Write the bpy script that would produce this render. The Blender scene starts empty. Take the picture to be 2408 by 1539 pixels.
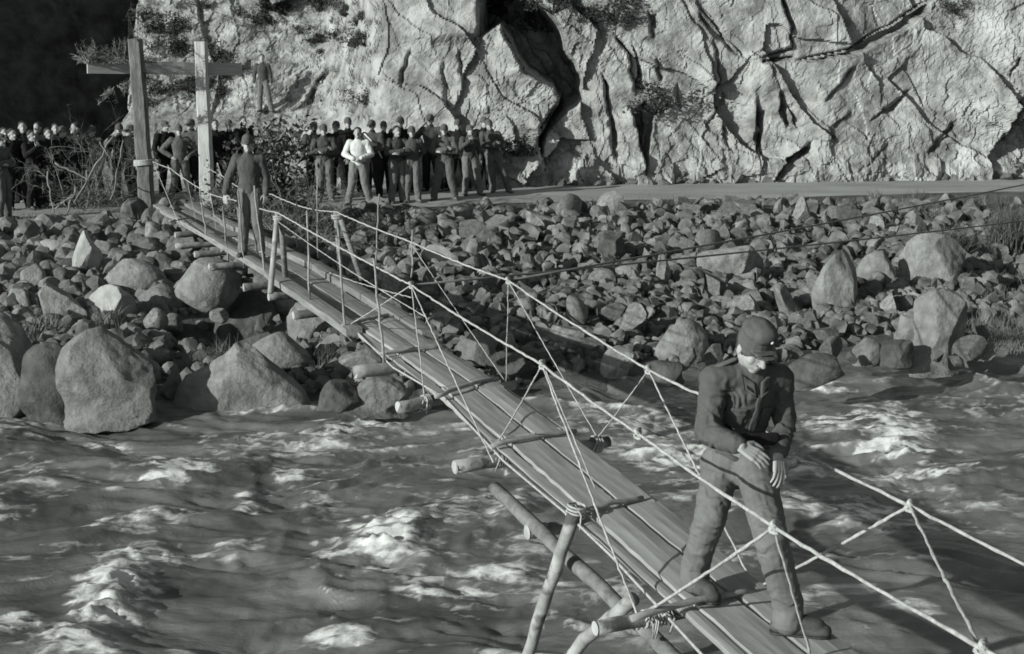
import bpy, math, random
import numpy as np
from mathutils import Vector, Matrix
random.seed(7); RS = np.random.RandomState(11)
scene = bpy.context.scene
col = scene.collection
HC = 4.5; TH = math.radians(11.5); FPX = 1024*50/36*2.35156      # camera height, tilt, focal length
CT, ST = math.cos(TH), math.sin(TH)
SUN_EL = math.radians(18.0); SUN_TRAVEL = Vector((0.80, 0.60))  # light travels to the right and away

# ---------------------------------------------------------------- survey helpers
def ray(x, y):
    u = (x-1204)/FPX; v = (y-769.5)/FPX
    return Vector((u, CT - v*ST, -ST - v*CT))
def on_z(x, y, z):
    d = ray(x, y); t = (z-HC)/d.z
    return Vector((0, 0, HC)) + d*t
def at_y(x, y, Y):
    d = ray(x, y); return Vector((0, 0, HC)) + d*(Y/d.y)
def smooth(a, b, x):
    t = np.clip((x-a)/(b-a), 0, 1); return t*t*(3-2*t)

# ---------------------------------------------------------------- noise
def _hash(ix, iy, iz, seed):
    h = (ix*374761393 + iy*668265263 + iz*2147483647 + seed*974634777) & 0xFFFFFFFF
    h = ((h ^ (h >> 13))*1274126177) & 0xFFFFFFFF
    h = ((h ^ (h >> 15))*2246822519) & 0xFFFFFFFF
    return ((h ^ (h >> 16)) & 0xFFFFFF)/float(0xFFFFFF)
def vnoise(P, seed=0):
    P = np.asarray(P, float); I = np.floor(P).astype(np.int64); f = P-I
    f = f*f*f*(f*(f*6-15)+10)
    x, y, z = I[:, 0], I[:, 1], I[:, 2]; out = 0
    for dx in (0, 1):
        wx = f[:, 0] if dx else 1-f[:, 0]
        for dy in (0, 1):
            wy = f[:, 1] if dy else 1-f[:, 1]
            for dz in (0, 1):
                wz = f[:, 2] if dz else 1-f[:, 2]
                out = out + wx*wy*wz*_hash(x+dx, y+dy, z+dz, seed)
    return out*2-1
def fbm(P, octv=5, seed=0, gain=.5, lac=2.03):
    P = np.asarray(P, float); a = 1; s = 0; n = 0
    for o in range(octv):
        s = s + a*vnoise(P*(lac**o)+o*17.3, seed+o); n += a; a *= gain
    return s/n
def ridged(P, octv=4, seed=0, gain=.5):
    P = np.asarray(P, float); a = 1; s = 0; n = 0
    for o in range(octv):
        s = s + a*(1-2*np.abs(vnoise(P*(2.07**o)+o*9.1, seed+o))); n += a; a *= gain
    return s/n

# ---------------------------------------------------------------- meshes and objects
def mesh_np(name, V, F, smooth_shade=True):
    V = np.asarray(V, dtype=np.float32); me = bpy.data.meshes.new(name)
    if isinstance(F, np.ndarray):
        n, k = F.shape
        me.vertices.add(len(V)); me.vertices.foreach_set('co', V.ravel())
        me.loops.add(n*k); me.loops.foreach_set('vertex_index', F.astype(np.int32).ravel())
        me.polygons.add(n); me.polygons.foreach_set('loop_start', np.arange(0, n*k, k, dtype=np.int32))
        me.update(calc_edges=True); me.validate()
    else:
        me.from_pydata([tuple(v) for v in V], [], F); me.update()
    me.polygons.foreach_set('use_smooth', np.full(len(me.polygons), smooth_shade, dtype=bool))
    return me
def grid_faces(nu, nv, flip=False):
    i, j = np.meshgrid(np.arange(nu-1), np.arange(nv-1), indexing='ij')
    a = (i*nv+j).ravel(); b = a+nv; c = b+1; d = a+1
    return np.stack([a, d, c, b] if flip else [a, b, c, d], 1)
def obj(name, me, mat=None, parent=None, loc=None, rot=None, scale=None):
    o = bpy.data.objects.new(name, me)
    if mat is not None and len(me.materials) == 0: me.materials.append(mat)
    if mat is not None and me.materials[0] != mat:
        o.material_slots[0].link = 'OBJECT'; o.material_slots[0].material = mat
    if loc is not None: o.location = loc
    if rot is not None: o.rotation_euler = rot
    if scale is not None: o.scale = scale
    if parent is not None: o.parent = parent
    col.objects.link(o)
    return o
def tag(o, label, cat, group=None):
    o['label'] = label; o['category'] = cat
    if group: o['group'] = group
    return o
def thing(name, label, cat, loc=(0, 0, 0), rotz=0, group=None):
    o = bpy.data.objects.new(name, None); o.empty_display_size = .2
    col.objects.link(o); o.location = loc; o.rotation_euler = (0, 0, rotz)
    return tag(o, label, cat, group)
def structure(o): o['kind'] = 'structure'; return o
def stuff(o): o['kind'] = 'stuff'; return o

class MB:                                   # collects pieces of one mesh
    def __init__(s): s.V = []; s.F = []
    def add(s, V, F):
        n = len(s.V); s.V.extend([tuple(v) for v in V]); s.F.extend([tuple(i+n for i in f) for f in F])
    def mesh(s, name, sm=True):
        me = bpy.data.meshes.new(name); me.from_pydata(s.V, [], s.F); me.update()
        me.polygons.foreach_set('use_smooth', np.full(len(me.polygons), sm, dtype=bool)); return me

def frame(d):
    d = Vector(d).normalized(); up = Vector((0, 0, 1)) if abs(d.z) < .95 else Vector((1, 0, 0))
    a = d.cross(up).normalized(); b = d.cross(a).normalized(); return d, a, b
def tube(mb, pts, rad, sides=6, caps=True):
    pts = [Vector(p) for p in pts]; n = len(pts)
    rad = [rad]*n if not hasattr(rad, '__len__') else list(rad)
    V = []; F = []
    _, a, b = frame(pts[min(1, n-1)]-pts[0])
    for i, p in enumerate(pts):
        d = (pts[min(i+1, n-1)]-pts[max(i-1, 0)]).normalized()
        a = (a - d*a.dot(d)).normalized(); b = d.cross(a)
        for k in range(sides):
            t = 2*math.pi*k/sides; V.append(p + (a*math.cos(t)+b*math.sin(t))*rad[i])
    for i in range(n-1):
        for k in range(sides):
            k2 = (k+1) % sides
            F.append((i*sides+k, i*sides+k2, (i+1)*sides+k2, (i+1)*sides+k))
    if caps: F.append(tuple(range(sides-1, -1, -1))); F.append(tuple((n-1)*sides+k for k in range(sides)))
    mb.add(V, F)
def tube_obj(name, pts, rad, mat, parent=None, sides=8, org=None):
    org = Vector(org) if org is not None else (Vector(parent.location) if parent else Vector())
    mb = MB(); tube(mb, [Vector(p)-org for p in pts], rad, sides)
    return obj(name, mb.mesh(name), mat, parent)
def log_pts(a, b, r, n=14, wob=.012, seed=0):
    rr = random.Random(seed); a = Vector(a); b = Vector(b); P = []; R = []
    for i in range(n):
        t = i/(n-1); P.append(a.lerp(b, t)+Vector((rr.uniform(-wob, wob), rr.uniform(-wob, wob), rr.uniform(-wob, wob))))
        R.append(r*(1.05-.14*t)*rr.uniform(.95, 1.06))
    return P, R
def board(L, W, T, seed=0, nx=14, ny=4):     # sawn board, local x along its length, slightly warped, rounded ends
    rr = np.random.RandomState(seed); xs = np.linspace(-L/2, L/2, nx); ys = np.linspace(-W/2, W/2, ny)
    V = []; F = []
    ph = rr.uniform(0, 6); e0, e1 = rr.uniform(-.02, .02, 2); cup = rr.uniform(-.008, .008)
    edge = rr.normal(0, .0035, (nx, 2))+np.cumsum(rr.normal(0, .0009, (nx, 2)), 0)
    for s in (1, -1):
        for i, x in enumerate(xs):
            for j, y in enumerate(ys):
                ins = .004 if (s == 1 and (j in (0, ny-1) or i in (0, nx-1))) else 0
                yy = y + (edge[i, 0] if j == 0 else edge[i, 1] if j == ny-1 else 0)
                xx = x + ((e0*y/W) if i == 0 else (e1*y/W) if i == nx-1 else 0)
                z = s*T/2 - ins + .003*math.sin(x*1.7+ph) + cup*(1-(2*y/W)**2)
                V.append((xx, yy, z))
    N = nx*ny
    for i in range(nx-1):
        for j in range(ny-1):
            a = i*ny+j; F.append((a, a+ny, a+ny+1, a+1)); F.append((N+a, N+a+1, N+a+ny+1, N+a+ny))
        a = i*ny; F.append((a, N+a, N+a+ny, a+ny)); a = i*ny+ny-1; F.append((a, a+ny, N+a+ny, N+a))
    for j in range(ny-1):
        a = j; F.append((a, a+1, N+a+1, N+a)); a = (nx-1)*ny+j; F.append((a, N+a, N+a+1, a+1))
    me = bpy.data.meshes.new('board'); me.from_pydata(V, [], F); me.update(); return me
def board_obj(name, a, b, W, T, mat, parent, seed=0, roll=0.0):
    a = Vector(a); b = Vector(b); d = (b-a); L = d.length; d.normalize()
    y = Vector((0, 0, 1)).cross(d).normalized(); z = d.cross(y)
    M = Matrix((d, y, z)).transposed().to_4x4() @ Matrix.Rotation(roll, 4, 'X')
    M.translation = (a+b)/2 - (Vector(parent.location) if parent else Vector())
    o = obj(name, board(L, W, T, seed), mat, parent); o.matrix_basis = M; return o

# ---------------------------------------------------------------- materials (black and white film tones)
TINT = (0.935, 1.0, 0.97)
def g(v): return (v*TINT[0], v*TINT[1], v*TINT[2], 1)
def nt(name):
    m = bpy.data.materials.new(name); m.use_nodes = True; t = m.node_tree; t.nodes.clear()
    out = t.nodes.new('ShaderNodeOutputMaterial'); b = t.nodes.new('ShaderNodeBsdfPrincipled')
    t.links.new(b.outputs[0], out.inputs[0]); return m, t, b
def N(t, typ, **kw):
    n = t.nodes.new('ShaderNode'+typ)
    for k, v in kw.items():
        if k.startswith('i_'):
            key = k[2:].replace('_', ' ')
            n.inputs[int(key) if key.isdigit() else key].default_value = v
        else: setattr(n, k, v)
    return n
def ramp(t, stops):
    n = t.nodes.new('ShaderNodeValToRGB'); e = n.color_ramp.elements
    while len(e) < len(stops): e.new(.5)
    for i, (p, v) in enumerate(stops): e[i].position = p; e[i].color = g(v)
    return n
def material(name, lo, hi, scale=3., rough=.9, bump=.4, bscale=14., bdist=.03, stretch=(1, 1, 1), vary=0.0, detail=8., coord='Object', spec=.25, extra=None, contrast=(.35, .68)):
    m, t, b = nt(name)
    tc = N(t, 'TexCoord'); mp = N(t, 'Mapping'); mp.inputs['Scale'].default_value = stretch
    t.links.new(tc.outputs[coord], mp.inputs[0])
    n1 = N(t, 'TexNoise', i_Scale=scale, i_Detail=detail, i_Roughness=.62); t.links.new(mp.outputs[0], n1.inputs['Vector'])
    r = ramp(t, [(contrast[0], lo), (contrast[1], hi)]); t.links.new(n1.outputs[0], r.inputs[0]); c = r.outputs[0]
    if extra:                                     # blotches of another tone: (tone, scale, threshold)
        n3 = N(t, 'TexNoise', i_Scale=extra[1], i_Detail=6.); t.links.new(mp.outputs[0], n3.inputs['Vector'])
        mr = N(t, 'MapRange'); mr.inputs[1].default_value = extra[2]; mr.inputs[2].default_value = extra[2]+.1
        t.links.new(n3.outputs[0], mr.inputs[0])
        mx = N(t, 'MixRGB'); mx.inputs[2].default_value = g(extra[0]); t.links.new(mr.outputs[0], mx.inputs[0]); t.links.new(c, mx.inputs[1]); c = mx.outputs[0]
    if vary:
        oi = N(t, 'ObjectInfo'); ma = N(t, 'MapRange'); ma.inputs[3].default_value = 1-vary; ma.inputs[4].default_value = 1+vary
        t.links.new(oi.outputs['Random'], ma.inputs[0]); hv = N(t, 'HueSaturation'); t.links.new(ma.outputs[0], hv.inputs['Value']); t.links.new(c, hv.inputs['Color']); c = hv.outputs[0]
    t.links.new(c, b.inputs['Base Color']); b.inputs['Roughness'].default_value = rough
    b.inputs['Specular IOR Level'].default_value = spec
    if bump:
        n2 = N(t, 'TexNoise', i_Scale=bscale, i_Detail=9., i_Roughness=.65); t.links.new(mp.outputs[0], n2.inputs['Vector'])
        bp = N(t, 'Bump', i_Strength=bump, i_Distance=bdist); t.links.new(n2.outputs[0], bp.inputs['Height']); t.links.new(bp.outputs[0], b.inputs['Normal'])
    return m
M = {}
M['cliff'] = material('cliff_rock', .15, .40, scale=1.7, bump=1.0, bscale=11., bdist=.05, extra=(.46, .8, .6), contrast=(.36, .62), detail=12.)
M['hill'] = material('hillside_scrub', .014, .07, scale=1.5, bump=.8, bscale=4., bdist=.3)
M['boulder'] = material('river_boulder', .14, .27, scale=5., bump=1.0, bscale=14., bdist=.035, vary=.16, extra=(.12, 3.1, .6))
M['boulder_dark'] = material('mossy_boulder', .05, .12, scale=4., bump=.9, bscale=16., bdist=.03, extra=(.2, 3.5, .66))
M['boulder_pale'] = material('pale_boulder', .24, .38, scale=5., bump=.6, bscale=20., bdist=.02, vary=.1, extra=(.16, 4., .64))
M['rubble'] = material('broken_stone', .10, .23, scale=4., bump=.8, bscale=20., bdist=.02, vary=.42)
M['rubble_mass'] = material('broken_stone_small', .05, .22, scale=2.6, bump=.5, bscale=25., bdist=.02, detail=2., contrast=(.32, .7))
M['soil'] = material('bank_soil', .05, .14, scale=2.2, bump=.9, bscale=9., bdist=.06)
M['road'] = material('gravel_road', .24, .36, scale=1.4, bump=.5, bscale=30., bdist=.02, stretch=(.35, 1, 1))
M['plank'] = material('sawn_plank', .22, .36, scale=3.2, rough=.9, bump=.4, bscale=6., bdist=.008, stretch=(.5, 6, 6), vary=.14, extra=(.17, 1.1, .58), detail=12.)
M['plank_old'] = material('weathered_plank', .13, .28, scale=3., rough=.9, bump=.4, bscale=6., bdist=.008, stretch=(.5, 9, 9), vary=.2, extra=(.14, 1.4, .62))
M['batten'] = material('batten_wood', .2, .32, scale=4., rough=.9, bump=.4, bscale=8., bdist=.006, stretch=(.6, 9, 9), vary=.15)
M['log'] = material('debarked_log', .16, .36, scale=5., rough=.85, bump=.8, bscale=9., bdist=.015, vary=.1, extra=(.08, 7., .55))
M['bark'] = material('bark_log', .1, .24, scale=6., rough=.95, bump=.8, bscale=12., bdist=.02, vary=.15)
M['post_grey'] = material('weathered_post', .08, .2, scale=5., rough=.95, bump=1.0, bscale=10., bdist=.02, stretch=(3, 3, .6), extra=(.1, 3., .66))
M['post_pale'] = material('pale_post', .34, .56, scale=5., rough=.9, bump=.8, bscale=10., bdist=.01, stretch=(3, 3, .5))
M['rope'] = material('hemp_rope', .27, .46, scale=30., rough=.9, bump=.5, bscale=80., bdist=.004)
M['wire'] = material('steel_wire', .12, .2, scale=8., rough=.6, bump=0)
M['twig'] = material('dry_twig', .12, .26, scale=6., rough=.95, bump=0, vary=.1)
M['needle'] = material('conifer_twig', .1, .26, scale=5., rough=.95, bump=0)
M['leaf'] = material('scrub_leaf', .025, .075, scale=3., rough=.9, bump=0, vary=.2)
M['grass'] = material('dry_grass', .1, .24, scale=6., rough=.9, bump=0, vary=.2)
M['grass_dark'] = material('river_grass', .05, .13, scale=6., rough=.9, bump=0, vary=.2)
def cloth(name, lo, hi): return material(name, lo, hi, scale=7., rough=.95, bump=.3, bscale=34., bdist=.006, spec=.1)
M['field_grey'] = cloth('field_grey_wool', .07, .10)
M['field_grey_trousers'] = cloth('trouser_wool', .12, .165)
M['cap_cloth'] = cloth('cap_wool', .08, .11)
M['dark_shade_cloth'] = cloth('dark_shade_wool', .012, .024)  # dark clothing; also carries the shade over the left crowd's bodies
M['mid_cloth'] = cloth('mid_wool', .055, .09)
M['light_cloth'] = cloth('light_wool', .085, .13)
M['pale_trousers'] = cloth('pale_twill', .13, .19)
M['white_cloth'] = cloth('white_cotton', .5, .62)
M['leather'] = material('black_leather', .012, .03, scale=12., rough=.5, bump=.3, bscale=50., bdist=.003, spec=.4)
M['boot'] = material('scuffed_boot', .03, .1, scale=7., rough=.7, bump=.3, bscale=40., bdist=.004)
M['skin'] = material('skin', .27, .36, scale=14., rough=.6, bump=.15, bscale=90., bdist=.002, spec=.35)
M['hair'] = material('dark_hair', .02, .05, scale=30., rough=.7, bump=.4, bscale=70., bdist=.004)
M['beam'] = material('beam_wood', .3, .46, scale=3., rough=.9, bump=.6, bscale=7., bdist=.012, stretch=(.4, 7, 7), extra=(.15, 1.5, .6))
M['cut_wood'] = material('cut_wood', .28, .42, scale=9., bump=.2)
M['frame_wood'] = material('frame_wood', .25, .42, scale=5., rough=.9, bump=.6, bscale=10., bdist=.012, extra=(.12, 4., .6))
M['metal'] = material('pale_metal', .6, .8, scale=20., rough=.4, bump=0)
M['black_patch'] = material('black_felt', .01, .016, scale=20., rough=.95, bump=0)
# ================================================================ SETTING
SHORE = np.array([(-60, 10), (-20, 15), (-8, 16.2), (-6.14, 16.5), (-4.2, 16.8), (-2.66, 17.0), (-1.08, 17.1), (.53, 17.8), (1.68, 18.5), (4.15, 19.75), (7.4, 20.7), (15, 22.4), (40, 27), (60, 31)])
ROADN = np.array([(-60, 18), (-30, 24), (-9.95, 27.4), (-9, 28.4), (-7.85, 29.6), (-1.9, 31.0), (0, 31.9), (6.9, 33.0), (12.4, 34.4), (30, 39), (60, 47)])
CLIFFB = np.array([(-60, 37), (-12, 36.2), (-5, 35.2), (0, 35.2), (7.6, 36.5), (13.4, 37.1), (30, 41), (60, 49)])
ROAD_Z = .85
PITS = [(p_.x, p_.y, r_, d_) for p_, r_, d_ in ((on_z(610, 790, .3), .6, .4), (on_z(430, 800, .2), .5, .3), (on_z(500, 770, .3), .5, .3), (on_z(1190, 850, .2), .6, .3))]
def ground(X, Y, rough=True):
    X = np.asarray(X, float); Y = np.asarray(Y, float)
    ys = np.interp(X, SHORE[:, 0], SHORE[:, 1]) + .25*np.sin(X*1.3)+.18*np.sin(X*2.9+1); yr = np.interp(X, ROADN[:, 0], ROADN[:, 1])
    t = (Y-ys)/(yr-ys)
    z = np.where(t < 0, np.maximum(-1.3, (Y-ys)*.5), ROAD_Z*np.clip(t, 0, 1)**.62)
    if rough:
        P = np.stack([X, Y, 0*X], -1).reshape(-1, 3)
        k = (np.clip(t*6, 0, 1)*np.clip((1-t)*7, 0, 1)).reshape(-1)
        z = z + (k*(.16*fbm(P*.55, 3, 3)+.06*fbm(P*2.2, 3, 5))).reshape(X.shape)
    for px, py, r, d in PITS: z = z - d*np.exp(-((X-px)**2+(Y-py)**2)/r**2)
    return z
def gz(x, y): return float(ground(np.array([x]), np.array([y]))[0])
def on_ground(x, y):
    p = on_z(x, y, .4)
    for _ in range(8): p = on_z(x, y, gz(p.x, p.y))
    return p
def stretch_axis(lo, hi, step, far_lo, far_hi, n=14):
    core = np.arange(lo, hi+step/2, step); k = (np.arange(1, n+1)/n)**2.2
    return np.concatenate([(lo-(lo-far_lo)*k)[::-1], core, hi+(far_hi-hi)*k])
def build_bank():
    xs = stretch_axis(-14, 16, .12, -60, 60); ys = np.concatenate([[10, 12], np.arange(13.5, 37.5, .12), [39, 43, 50, 60]])
    X, Y = np.meshgrid(xs, ys, indexing='ij'); Z = ground(X, Y)
    Z = np.where(Y > 40, Z-.3, Z)
    me = mesh_np('bank', np.stack([X, Y, Z], -1).reshape(-1, 3), grid_faces(len(xs), len(ys)))
    structure(obj('ground', me, M['soil']))
    # the gravel road along the foot of the cliff
    V = []; xs = stretch_axis(-14, 18, .2, -55, 55); nv = 26
    for x in xs:
        a = np.interp(x, ROADN[:, 0], ROADN[:, 1]); b = np.interp(x, CLIFFB[:, 0], CLIFFB[:, 1])+.7
        a += .25*fbm([[x*.7, 1, 1]], 3)[0]+.1
        for j in range(nv):
            t = j/(nv-1); y = a+(b-a)*t
            cr = .03*math.sin(math.pi*t) - .02*math.exp(-((t-.35)/.06)**2) - .02*math.exp(-((t-.68)/.06)**2)
            V.append((x, y, ROAD_Z+.012+cr*(1 if 0 < j < nv-1 else 0)-(.03 if j == 0 else 0)))
    V = np.array(V); V[:, 2] += .012*fbm(V*[1.5, 3, 1], 4, 9)
    structure(obj('road', mesh_np('road', V, grid_faces(len(xs), nv)), M['road']))
build_bank()

# ---------------------------------------------------------------- cliff: a height field over (x, z), broken by cracks and overhangs
def cliff_base(X, Zv):
    X = np.asarray(X, float); Zv = np.asarray(Zv, float)
    wl = smooth(-3.0, -5.6, X); wr = 1-wl; h = Zv-ROAD_Z
    lean = wr*(.16*h+.10*np.maximum(h-2.5, 0)) + wl*(np.where(h < 1.6, 2.7*h, 4.32+.75*(h-1.6)))
    return np.interp(X, CLIFFB[:, 0], CLIFFB[:, 1])+.35+lean
def cliff_xz(x, y):
    for Y in np.arange(33, 56, .04):
        p = at_y(x, y, Y)
        if cliff_base(p.x, p.z) <= Y: break
    return np.array([p.x, p.z])
# each line: points on the picture, drop behind its raised (left hand side looking along the line) edge, reach of the raise
CR = [
 ([(1126, -60), (1130, 88)], .85, 1.4), ([(1130, 88), (1178, 55), (1205, 120), (1232, 165)], .75, .5), ([(1232, 165), (1300, 205), (1318, 232), (1280, 285), (1268, 310)], .6, .6), ([(1268, 310), (1278, 400)], .22, .6),
 ([(1452, 92), (1480, 130), (1494, 215)], .24, .8), ([(1488, 262), (1512, 330), (1516, 405)], .36, .9), ([(1418, 180), (1432, 262), (1446, 375)], .16, .6), ([(1526, 30), (1540, 88)], .14, .4),
 ([(1640, 10), (1682, 62), (1748, 135)], .16, .9), ([(1834, -10), (1862, 70), (1862, 112), (1795, 132)], .2, .9), ([(1678, 105), (1694, 190), (1668, 222)], .12, .5), ([(1542, 140), (1556, 190)], .12, .4),
 ([(2195, 0), (2105, 58), (1995, 118), (1885, 142)], -.42, 1.2), ([(1870, 136), (1792, 146)], -.2, .6),
 ([(1780, 240), (1794, 330), (1786, 395)], .2, .7), ([(1832, 215), (1840, 262)], .2, .3), ([(1852, 250), (1872, 296)], .16, .4), ([(1905, 335), (1858, 372), (1812, 424)], .2, .5), ([(1690, 255), (1662, 300)], .12, .5),
 ([(2395, 135), (2372, 180)], .14, .5), ([(2140, 215), (2050, 280)], .1, .5), ([(2002, 160), (1940, 235)], .12, .5), ([(2250, 290), (2180, 360)], .1, .6), ([(2395, 235), (2355, 330)], .14, .6), ([(2000, 265), (1960, 300)], .09, .4),
 ([(778, 160), (742, 190), (728, 245), (690, 262)], -.3, .8), ([(1040, 150), (1050, 250)], .08, .5), ([(960, 120), (940, 200)], .09, .5), ([(1075, 120), (1090, 190)], .1, .5), ([(1700, 300), (1716, 345)], .08, .4), ([(1590, 200), (1600, 262)], .1, .5), ([(2090, 340), (2010, 400)], .07, .5)]
HOLES = [([(1128, -40), (1130, 88), (1178, 58), (1205, 120), (1235, 170), (1300, 205), (1318, 235), (1278, 300), (1262, 330), (1275, 385), (1290, 315), (1340, 262), (1372, 240), (1374, 180), (1345, 130), (1322, 60), (1290, 20), (1230, -40)], 2.8),
 ([(1486, 262), (1498, 300), (1505, 350), (1518, 412), (1532, 335), (1540, 290), (1562, 262), (1520, 240)], .7), ([(1478, 98), (1500, 150), (1492, 212), (1518, 216), (1514, 160), (1496, 115)], .45), ([(1432, 250), (1438, 330), (1438, 374), (1458, 340), (1454, 290)], .4),
 ([(2192, 0), (2100, 58), (1990, 116), (1882, 141), (1900, 148), (2004, 132), (2114, 84), (2190, 32)], .7), ([(1788, 140), (1870, 131), (1869, 142), (1792, 151)], .4), ([(1780, 250), (1774, 330), (1785, 396), (1797, 340), (1802, 260)], .4), ([(1838, 215), (1828, 262), (1848, 302), (1868, 302), (1852, 250)], .4),
 ([(1902, 336), (1848, 370), (1808, 424), (1832, 422), (1872, 388), (1908, 352)], .4), ([(696, 262), (738, 190), (780, 158), (766, 200), (748, 258)], .5), ([(1522, 36), (1530, 64), (1546, 70), (1546, 32)], .3), ([(1640, 26), (1688, 68), (1748, 134), (1732, 134), (1676, 88), (1642, 44)], .3), ([(1832, -6), (1862, 78), (1873, 72), (1848, -6)], .3), ([(2046, 276), (2098, 248), (2142, 212), (2112, 264)], .25), ([(2350, 335), (2393, 232), (2404, 250), (2372, 335)], .3), ([(1672, 225), (1690, 185), (1700, 195), (1684, 232)], .25), ([(1420, 185), (1432, 190), (1436, 250), (1426, 250)], .3), ([(2180, 360), (2250, 290), (2256, 300), (2200, 365)], .2)]
def build_cliff():
    xs = stretch_axis(-12.5, 17.0, .036, -14.5, 60, 22); zs = np.concatenate([np.arange(.55, 6.1, .036), np.arange(6.3, 14, .25), [15, 17, 20]])
    X, Z = np.meshgrid(xs, zs, indexing='ij'); X = X.ravel(); Zv = Z.ravel()
    wl = smooth(-3.0, -5.6, X); wr = 1-wl; h = Zv-ROAD_Z
    Yb = cliff_base(X, Zv) + 7*np.maximum(-11.0-X-.25*fbm(np.stack([X*0, Zv*.8, X*0], -1), 3), 0)
    P = np.stack([X, Zv*1.0, X*0], -1)
    D = np.zeros_like(X)
    # large buttresses, then diagonal fractures, then crumbling stone
    D += .5*fbm(P*[.28, .25, 1], 3, 21)
    warp = np.stack([fbm(P*.9, 3, 31), fbm(P*.9+7, 3, 32), 0*X], -1)
    c, s = math.cos(.55), math.sin(.55); Q = P+warp*.35
    R1 = np.stack([Q[:, 0]*c+Q[:, 1]*s, -Q[:, 0]*s+Q[:, 1]*c, 0*X], -1)
    def facets(P2, seed, depth):                  # rock broken into blocks: each cell its own tilt and depth
        I = np.floor(P2).astype(np.int64); best = np.full(len(P2), 9.); bid = np.zeros((len(P2), 2), np.int64); bd = np.zeros((len(P2), 2))
        for dx in (-1, 0, 1):
            for dy in (-1, 0, 1):
                cx, cy = I[:, 0]+dx, I[:, 1]+dy
                px = cx+_hash(cx, cy, cx*0, seed); py = cy+_hash(cx, cy, cx*0+5, seed)
                ddx, ddy = P2[:, 0]-px, P2[:, 1]-py; d = ddx*ddx+ddy*ddy; k = d < best
                best = np.where(k, d, best); bid[k, 0] = cx[k]; bid[k, 1] = cy[k]; bd[k, 0] = ddx[k]; bd[k, 1] = ddy[k]
        h0 = _hash(bid[:, 0], bid[:, 1], bid[:, 0]*0+9, seed)-.5
        tx = _hash(bid[:, 0], bid[:, 1], bid[:, 0]*0+11, seed)-.35; ty = _hash(bid[:, 0], bid[:, 1], bid[:, 0]*0+13, seed)-.5
        return depth*(h0*.9+bd[:, 0]*tx*1.3+bd[:, 1]*ty*1.0)
    amp = (.55+.45*smooth(-2, 3, X))*(.5+.7*smooth(-.2, .35, fbm(P*.35, 3, 77)))
    D += amp*facets(R1[:, :2]*[.62, .36]+3, 41, .72)
    D += amp*facets(R1[:, :2]*[1.5, .6]+1, 43, .16)
    D += (.4+.6*wr)*amp*facets(Q[:, :2]*[3.6, 2.6]+5, 47, .075)
    grit = .12+.88*smooth(-.12, .3, fbm(P*[.55, .7, 1]+3, 3, 79)); D += grit*(amp*facets(Q[:, :2]*[8.5, 6.0]+2, 49, .05)+(.6+.4*amp)*facets(Q[:, :2]*[17, 12]+2, 53, .03))
    low = smooth(1.5, .2, h)*wr
    D += low*(.10*ridged(P*[1.6, 1.4, 1], 3, 55)+.45*smooth(1.2, 0, h)+.13*facets(Q[:, :2]*[3, 3], 51, 1.0))
    grit0 = .3+.7*smooth(-.12, .3, fbm(P*[.55, .7, 1]+3, 3, 79))
    D += (.05*wr+.10*wl)*fbm(P*[2.2, 2.4, 1], 5, 61) + .012*ridged(R1*[1.1, 2.6, 1]*2.5, 4, 63)+.03*grit0*fbm(P*[6, 7, 1], 4, 64, .65)
    D += wl*(.26*fbm(P*[1.1, 2.2, 1], 4, 67)+.10*facets(Q[:, :2]*[2.4, 3.0]+8, 69, 1.0))
    for pts, step, reach in CR:
        Q2 = np.array([cliff_xz(px, py) for px, py in pts]); sgn = 1 if step > 0 else -1; step = abs(step)
        jx = .05*vnoise(np.stack([X*0, Zv*6, X*0], -1), 71); XX = np.stack([X+jx, Zv], -1)
        best = np.full(len(X), 99.); side = np.zeros(len(X)); tt = np.zeros(len(X)); L = len(Q2)-1
        for i in range(L):
            a, bq = Q2[i], Q2[i+1]; d = bq-a; ln = d@d; t = ((XX-a)@d)/ln; tcl = np.clip(t, 0, 1)
            r = XX-(a+tcl[:, None]*d); dist = np.hypot(r[:, 0], r[:, 1]); cr = (d[0]*(XX[:, 1]-a[1])-d[1]*(XX[:, 0]-a[0]))/math.sqrt(ln)
            k = dist < best-1e-9; best[k] = dist[k]; side[k] = cr[k]; tt[k] = (i+t[k])/L
        fade = smooth(-.12, .1, tt)*smooth(1.12, .9, tt)
        left = (side*sgn < 0)                      # lines run downward: right hand of travel = picture left
        D -= .3*math.sqrt(step)*np.exp(-(best/.045)**2)*fade
        D += np.where(left, step*.7*np.exp(-best/reach*1.6), -step*.4*np.exp(-best/(reach*.7)))*fade*smooth(reach*2.4, reach*.6, best)
    XX = np.stack([X, Zv], -1)+.05*np.stack([fbm(P*5, 3, 73), fbm(P*5+3, 3, 74)], -1)
    for poly, dep in HOLES:
        Q2 = np.array([cliff_xz(px, py) for px, py in poly]); lo, hi = Q2.min(0)-.3, Q2.max(0)+.3
        k = np.where((XX[:, 0] > lo[0]) & (XX[:, 0] < hi[0]) & (XX[:, 1] > lo[1]) & (XX[:, 1] < hi[1]))[0]
        S = XX[k]; ins = np.zeros(len(k), bool); dist = np.full(len(k), 9.)
        for i in range(len(Q2)):
            a, c2 = Q2[i], Q2[(i+1) % len(Q2)]; d = c2-a
            t = np.clip(((S-a)@d)/max(d@d, 1e-9), 0, 1); dist = np.minimum(dist, np.linalg.norm(S-(a+t[:, None]*d), axis=1))
            cr = ((a[1] > S[:, 1]) != (c2[1] > S[:, 1])) & (S[:, 0] < (c2[0]-a[0])*(S[:, 1]-a[1])/(c2[1]-a[1]+1e-12)+a[0]); ins ^= cr
        D[k] -= np.where(ins, dep*smooth(0, .09+.03*dep, dist), 0)
    V = np.stack([X, Yb-D, Zv], -1)
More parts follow.
